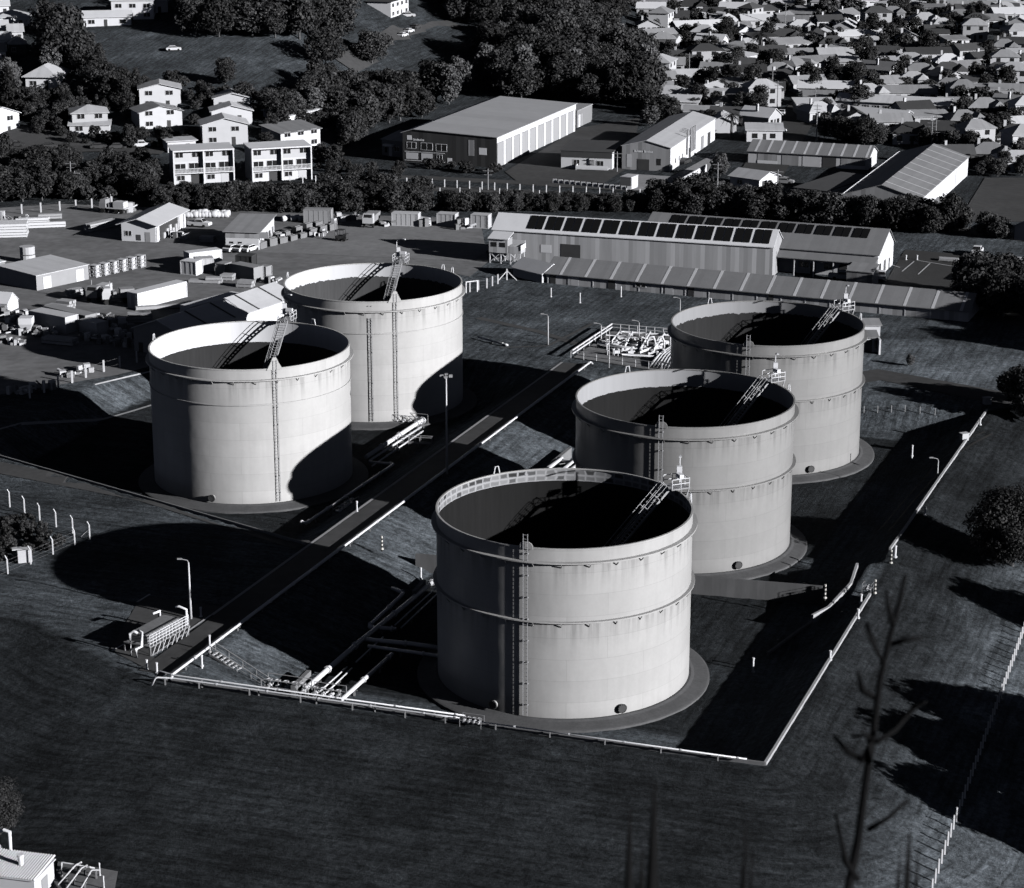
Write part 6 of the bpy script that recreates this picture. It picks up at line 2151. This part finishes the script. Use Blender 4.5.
def inpoly(x, y, P):
    c = False
    for i in range(len(P)):
        a, b = P[i], P[i - 1]
        if (a[1] > y) != (b[1] > y) and x < (b[0] - a[0]) * (y - a[1]) / (b[1] - a[1]) + a[0]: c = not c
    return c


OCC = [(x, y, 4.4) for x, y in HOUSE_XY]
CLEAR = [(966, 236, 990, 257), (440, 178, 640, 193), (24, 64, 78, 87), (70, 100, 120, 130), (136, 78, 188, 128), (203, 88, 256, 143), (166, 146, 236, 185), (246, 140, 314, 184), (280, 112, 336, 146), (0, 106, 32, 136), (72, 6, 170, 22), (0, 0, 34, 62),
         (388, 2, 432, 18), (110, 44, 345, 62), (190, 58, 290, 84), (398, 26, 425, 40), (382, 94, 592, 158), (558, 114, 720, 170), (746, 134, 892, 160), (790, 168, 858, 192), (844, 146, 972, 198), (727, 164, 778, 184),
         (346, 34, 470, 62), (345, 62, 395, 74), (775, 66, 812, 130), (972, 178, 1024, 214), (742, 108, 786, 134), (834, 100, 952, 122)]
WH = {'garden': (.6, 1.0), 'round': (.5, 1.0), 'spread': (.7, .95), 'tall': (.36, 1.0), 'bush': (.85, .9), 'hedge': (.6, 1.0), 'pale': (.5, 1.0), 'cone': (.3, 1.0), 'palm': (.5, .9)}
HT = {'garden': 5, 'round': 9, 'spread': 9.5, 'tall': 12, 'bush': 3.2, 'hedge': 7, 'pale': 8, 'cone': 11, 'palm': 8}


def blocks(kind, p, s):
    w_, h_ = WH[kind][0] * HT[kind] * s, WH[kind][1] * HT[kind] * s
    z = p.z - CAMZ
    sc = FPX / (p.y * CT - z * ST)
    x, y = pix(p)
    x0, x1, y0, y1 = x - w_ * sc, x + w_ * sc, y - h_ * sc * .96, y
    for a, b, c, d in CLEAR:
        if x1 - 2 > a and x0 + 2 < c and y0 + 1.5 < d and y1 > b + .5 * (d - b):
            return True
    return False


def scatter(poly, n, mind, kinds, s0, s1, place, group, seed, avoid=True):
    r_ = random.Random(seed)
    xs = [p[0] for p in poly]; ys = [p[1] for p in poly]
    got = []
    tries = 0
    while len(got) < n and tries < n * 40:
        tries += 1
        x, y = r_.uniform(min(xs), max(xs)), r_.uniform(min(ys), max(ys))
        if not inpoly(x, y, poly): continue
        p = on(x, y)
        if any((p.x - q[0]) ** 2 + (p.y - q[1]) ** 2 < mind ** 2 for q in got): continue
        if avoid and any((p.x - q[0]) ** 2 + (p.y - q[1]) ** 2 < q[2] ** 2 for q in OCC): continue
        k_, sz = r_.choice(kinds), r_.uniform(s0, s1)
        if k_ == 'round' and 'garden' in kinds: sz *= .75
        if blocks(k_, p, sz): continue
        got.append((p.x, p.y))
        tree(k_, p, sz, None, place, group)
    return got


scatter([(0, 168), (165, 168), (165, 200), (0, 202)], 60, 3.0, ['hedge', 'hedge', 'round', 'bush'], .7, 1.05, 'in the left hedge below the hill road', 'trees of the left hedge', 1)
for k_, (xa, xb, w_) in enumerate(((160, 300, 'the gabled depot sheds'), (300, 490, 'the hedge containers'), (490, 642, 'the solar warehouse'))):
    yt, yb = 199 + (xa - 160) * .012, 212
    scatter([(xa, yt), (xb, yt + (4 if xa > 400 else 1)), (xb, yb), (xa, yb)], (44, 56, 40)[k_], 2.4, ['hedge'], (.55, .6, .38)[k_], (.85, .9, .6)[k_], 'behind ' + w_, 'trees of the yard hedge', 20 + k_)
scatter([(640, 212), (780, 222), (900, 231), (1000, 239), (1000, 231), (900, 222), (760, 213), (640, 205)], 60, 2.8, ['hedge', 'hedge', 'round'], .65, 1.05, 'in the hedge above the car park', 'trees of the right hedge', 3)
scatter([(240, 104), (300, 92), (345, 84), (400, 74), (404, 104), (372, 128), (345, 146), (338, 112), (280, 108), (255, 112)], 38, 4.0, ['round', 'spread', 'hedge', 'pale', 'hedge'], .8, 1.25, 'left of the largest warehouse', 'trees of the lower grove', 40)
scatter([(374, 138), (402, 127), (490, 96), (580, 103), (640, 118), (655, 80), (600, 30), (520, 38), (460, 70), (390, 95), (345, 110), (340, 140)], 105, 4.0, ['round', 'spread', 'round', 'spread', 'pale'], 1.0, 1.5, 'in the grove behind the largest warehouse', 'trees of the big grove', 4)
scatter([(170, 36), (340, 40), (345, 8), (170, 4)], 30, 5, ['round', 'spread', 'spread'], 1.1, 1.6, 'at the top of the knoll', 'trees on the knoll', 5)
scatter([(248, 118), (345, 104), (372, 128), (350, 150), (335, 118), (255, 130)], 14, 4.5, ['round', 'spread', 'pale'], .7, 1.1, 'right of the terrace houses', 'trees by the terrace houses', 6)
scatter([(30, 60), (80, 50), (140, 95), (135, 125), (115, 105), (70, 98), (10, 110), (0, 95)], 20, 5, ['round', 'spread', 'cone', 'pale'], .7, 1.2, 'around the hip roofed villa', 'trees around the villa', 7)
scatter([(40, 30), (110, 28), (160, 30), (160, 42), (60, 48)], 10, 6, ['round', 'spread', 'cone'], .9, 1.5, 'below the top white houses', 'trees below the top houses', 8)
scatter([(165, 168), (340, 176), (345, 196), (165, 196)], 20, 2.6, ['bush'], .4, .8, 'below the white flats', 'trees below the flats', 9)
scatter([(60, 92), (200, 84), (262, 84), (345, 118), (345, 165), (160, 150), (60, 142)], 95, 2.6, ['bush', 'bush', 'garden', 'garden'], .5, 1.05, 'among the hill houses', 'bushes among the hill houses', 50)
scatter([(0, 88), (70, 95), (70, 130), (30, 140), (0, 104)], 30, 2.6, ['bush', 'garden', 'garden'], .6, 1.1, 'below the hip roofed villa', 'bushes below the villa', 51)
scatter([(300, 166), (400, 172), (400, 182), (300, 178)], 14, 2.6, ['bush', 'garden'], .4, .8, 'right of the white flats', 'bushes right of the flats', 52)
scatter([(110, 132), (165, 134), (165, 148), (95, 146)], 8, 3, ['bush', 'bush', 'round'], .5, .9, 'along the bank of the hill road', 'bushes on the bank', 10)
scatter([(430, 30), (600, 34), (640, 6), (430, 2)], 30, 6, ['round', 'spread', 'spread'], .9, 1.4, 'along the top of the grove', 'trees over the grove', 11)
for (x, y), k_, s_, lab in (((372, 64), 'spread', 1.0, 'single dark tree standing on the open knoll slope'), ((325, 66), 'spread', 1.1, 'broad tree with pale trunk left of the single knoll tree'), ((225, 84), 'round', .8, 'small dark tree at the foot of the knoll'),
                            ((731, 140), 'palm', 1.0, 'stubby dark palm beside the lettered workshop'), ((60, 68), 'spread', 1.7, 'huge grey leaved tree above the hip roofed villa'), ((63, 60), 'pale', 1.6, 'tall pale tree in the middle of the villa trees'),
                            ((650, 126), 'pale', .8, 'pale drooping tree at the grove foot by the workshop'), ((720, 176), 'pale', .7, 'pale bush between the lettered workshop and pale store'), ((828, 20), 'pale', 1.3, 'pale sunlit tree at the top of the town, left'),
                            ((852, 18), 'pale', 1.4, 'pale sunlit tree at the top of the town, right'), ((775, 70), 'spread', .8, 'broad dark domed tree in the town by the poles'), ((870, 70), 'round', .6, 'round dark tree in the middle of the town'),
                            ((760, 60), 'palm', 1.2, 'tall thin palm in the town above the street'), ((270, 168), 'bush', 1.0, 'round bush at the corner of the right flats')):
    tree(k_, on(x, y), s_, lab, group='single trees')
scatter([(640, 128), (770, 134), (770, 0), (640, 0)], 125, 3.3, ['garden', 'garden', 'garden', 'bush', 'bush', 'round'], .7, 1.2, 'in the town beside the grove', 'trees of the town', 12)
scatter([(770, 134), (900, 148), (900, 0), (770, 0)], 115, 3.3, ['garden', 'garden', 'garden', 'bush', 'bush', 'round'], .7, 1.2, 'in the middle of the town', 'trees of the town', 30)
scatter([(900, 148), (1024, 165), (1024, 0), (900, 0)], 115, 3.3, ['garden', 'garden', 'garden', 'bush', 'bush', 'round'], .7, 1.2, 'in the town near the right edge', 'trees of the town', 31)
scatter([(820, 112), (885, 128), (880, 148), (815, 140)], 12, 4, ['round', 'spread'], .6, .9, 'by the dark street', 'trees by the dark street', 13)
scatter([(935, 205), (965, 180), (1024, 176), (1024, 170), (960, 172)], 8, 3.4, ['bush', 'round'], .4, .7, 'behind the sports ground', 'trees behind the sports ground', 14)
scatter([(700, 168), (722, 190), (705, 200), (790, 212), (735, 190), (722, 160)], 10, 3.4, ['bush', 'round', 'pale'], .4, .7, 'beside the pale wall', 'bushes beside the pale wall', 15)
scatter([(420, 168), (500, 177), (500, 172), (420, 164)], 9, 2.4, ['bush'], .5, .8, 'before the dark warehouse wall', 'bushes before the big warehouse', 16)
scatter([(962, 312), (1040, 322), (1040, 300), (975, 296)], 14, 3.2, ['round', 'spread'], .7, 1.0, 'beside the car park corner', 'trees beside the car park', 17)
scatter([(0, 515), (60, 535), (60, 548), (0, 565)], 16, 1.6, ['bush'], .35, .6, 'in the scrub between the left fences', 'scrub bushes at left', 18)
scatter([(1000, 395), (1040, 400), (1040, 430), (1005, 425)], 4, 3, ['round'], .6, .8, 'at the right edge by the far kerb', 'trees at the right edge', 19)
tree('near', on(1012, 566), 1.0, 'dense dark tree on the dry grass at the right edge', group='single trees')
tree('near', on(-14, 838), .62, 'dark shrub at the left edge above the pump shed', group='single trees')
tree('bush', at(846, 348) + Vector((0, 0, 0)), .5, None, 'by the small white hut', 'bushes by the hut')
tree('pale', at(910, 366), .25, 'small round pale bush on the lawn right of the hut', group='single trees')
for i, (dx, dy, s_) in enumerate(((71, 196, .95), (66, 187, .85), (76, 204, .95), (81, 192, 1.0), (88, 202, 1.0), (75, 182, .9), (84, 238, .8), (92, 235, .9), (101, 230, 1.0))):
    tree('caster', Vector((dx, dy, 0)), s_, 'tall tree beyond the right fence shading the foreground grass, %s from the road' % nth(i), group='tall trees beyond the fence')
for i, (dx, dy, s_) in enumerate(((113, 368, .9), (119, 360, .95), (127, 372, .9), (108, 362, .6), (118, 351, .85), (126, 345, .85), (108, 354, .55), (121, 340, .6), (133, 338, .75), (128, 325, .7), (140, 334, .8))):
    tree('caster', Vector((dx, dy, 0)), s_, 'tall tree right of the lawn shading the long shed end, %s from the shed' % nth(i), group='tall trees beyond the lawn')
for k_, pl in TP.items():
    for o in pl:
        if o.name not in tused:
            for ch in list(o.children): bpy.data.objects.remove(ch)
            bpy.data.objects.remove(o)
cnt = {}
for o, d_, pl in sorted(TREES, key=lambda t: pix(t[0].location)[0]):
    i = cnt.get((d_, pl), 0); cnt[(d_, pl)] = i + 1
    o['label'] = '%s %s, %s from left' % (d_, pl, nth(i))

# ------------------------------------------------------------------ the rock the camera looks from, and flax on it
rk = MB()
r_ = random.Random(5)
nr, na = 40, 72
for i in range(nr):
    rad = 1.5 + (i / (nr - 1)) ** 1.3 * 92
    for j in range(na):
        a = 2 * math.pi * j / na
        z = 94.2 - max(0, rad - 3) * 1.03 + (r_.random() - .5) * min(2.2, rad * .07)
        rk.v.append((rad * math.cos(a), -4 + rad * math.sin(a), max(z, -9)))
for i in range(nr - 1):
    for j in range(na):
        rk.f.append((i * na + j, i * na + (j + 1) % na, (i + 1) * na + (j + 1) % na, (i + 1) * na + j))
rk.f.append(tuple(range(na)))
tag(rk.build('rock_hill', 'rock', fix=True), kind='structure')


def rockz(x, y):
    return 94.2 - max(0, math.hypot(x, y + 4) - 3) * 1.03 - .3


def vray(px, py, dist):
    d = ray(px, py)
    p = d * (dist / d.y)
    return Vector((p.x, p.y, CAMZ + p.z))


# flower stalk of the flax: main stem with short branches
fx = thing('flax_stalk', 'blurred dark branching flax stalk in the right foreground', 'plant stalk')
Dp = 6.0
b_ = vray(846, 900, Dp)
base = Vector((b_.x - .02, b_.y, rockz(b_.x, b_.y)))
fx.location = base
sp = [base, vray(840, 1000, Dp), b_, vray(858, 840, Dp), vray(866, 780, Dp), vray(873, 735, Dp), vray(880, 680, Dp), vray(889, 640, Dp), vray(900, 600, Dp), vray(905, 575, Dp)]
MB().path([p - base for p in sp], .016, 8, .006).build('stem', 'flax', fx, smooth=True)
for pts in ([(872, 740), (862, 700 + 60), (848, 752), (834, 736)], [(870, 762), (868, 735), (852, 716 + 20)], [(868, 830), (888, 818), (908, 800)], [(858, 880), (846, 862), (838, 826), (836, 815)],
            [(884, 665), (872, 640), (866, 622)], [(889, 645), (905, 640), (922, 638)], [(878, 700), (862, 690), (858, 672)], [(876, 742), (895, 730), (915, 706), (925, 702)], [(893, 625), (888, 606), (886, 590)]):
    q = [vray(x, y, Dp + rnd.uniform(-.1, .1)) - base for x, y in pts]
    MB().path(q, .009, 7, .005).build('branch', 'flax', fx, smooth=True)


def blade(mb, p0, p1, w, bend):
    d = p1 - p0
    sd = Vector((1, .2, 0)).normalized()
    n = 60
    o = len(mb.v)
    for i in range(n + 1):
        t = i / n
        c = p0 + d * t + Vector((bend * t * t, 0, 0))
        ww = w * (1 - t ** 22) * .5 + .002
        mb.v += [tuple(c - sd * ww), tuple(c + Vector((0, .25 * ww, 0))), tuple(c + sd * ww), tuple(c + Vector((0, .25 * ww + .006, -.004)))]
    for i in range(n):
        a = o + i * 4
        for k in range(4):
            mb.f.append((a + k, a + (k + 1) % 4, a + 4 + (k + 1) % 4, a + 4 + k))


for lab, cl, Dq in (('blurred dark flax blades at the bottom centre', ((630, 806, .035), (655, 782, .045), (642, 850, .03)), 5.5), ('blurred flax blades at the bottom edge right of centre', ((746, 820, .014), (742, 866, .02), (752, 850, .014)), 5.0),
                    ('blurred dark flax blades right of the stalk', ((910, 826, .035), (900, 852, .03), (918, 850, .03)), 5.0)):
    bx_ = vray(cl[0][0], 1010, Dq)
    base = Vector((bx_.x, bx_.y, rockz(bx_.x, bx_.y)))
    T = thing('flax_plant', lab, 'flax plant', tuple(base), 0, 'foreground flax plants')
    for x, y, w in cl:
        tip = vray(x, y, Dq) - base
        mb = MB(); blade(mb, Vector((tip.x * .1, 0, -.2)), tip, w, 0)
        mb.build('blade', 'flax', T, smooth=True)

# proto vehicles that were never placed
for k_, o in (('car', carp), ('ute', utep)):
    if not used[k_]:
        for ch in list(o.children): bpy.data.objects.remove(ch)
        bpy.data.objects.remove(o)

for o in list(bpy.data.objects):
    for k_ in ('_L', '_D'):
        if k_ in o: del o[k_]

# ------------------------------------------------------------------ light, sky, camera
sd_ = bpy.data.lights.new('sun', 'SUN')
sd_.energy = 5.0
sd_.angle = RAD(0.5)
sd_.color = (1.0, 0.975, 0.94)
so = bpy.data.objects.new('sun', sd_)
COL.objects.link(so)
so.rotation_euler = (-SUN).to_track_quat('-Z', 'Y').to_euler()
w = bpy.data.worlds.new('World')
S.world = w
w.use_nodes = True
nt = w.node_tree
bg = nt.nodes['Background']
sk = nt.nodes.new('ShaderNodeTexSky')
sk.sky_type = 'NISHITA'
sk.sun_disc = False
sk.sun_elevation = SEL
sk.sun_rotation = math.atan2(SUN.x, SUN.y)
sk.altitude = 3000
sk.air_density = 0.10
sk.dust_density = 0.0
sk.ozone_density = 1.0
hs = nt.nodes.new('ShaderNodeHueSaturation')
hs.inputs['Saturation'].default_value = 0.45
nt.links.new(sk.outputs[0], hs.inputs['Color'])
nt.links.new(hs.outputs[0], bg.inputs[0])
bg.inputs[1].default_value = 0.05

cd = bpy.data.cameras.new('camera')
cd.sensor_fit = 'HORIZONTAL'
cd.sensor_width = 36
cd.lens = FPX / 1024 * 36
cd.clip_start = 0.5
cd.clip_end = 12000
cd.dof.use_dof = True
cd.dof.focus_distance = 300
cd.dof.aperture_fstop = 5.0
co = bpy.data.objects.new('camera', cd)
COL.objects.link(co)
co.location = (0, 0, CAMZ)
co.rotation_euler = (math.pi / 2 - TH, 0, 0)
S.camera = co
vs_ = S.view_settings
vs_.view_transform = 'Standard'
vs_.look = 'None'
vs_.exposure = 0.25
vs_.gamma = 1
vs_.use_curve_mapping = False
S.cycles.max_bounces = 5
S.cycles.diffuse_bounces = 0
S.cycles.use_denoising = True
S.cycles.denoiser = 'OPENIMAGEDENOISE'
S.cycles.denoising_input_passes = 'RGB_ALBEDO_NORMAL'
S.cycles.denoising_prefilter = 'ACCURATE'
S.cycles.use_light_tree = False
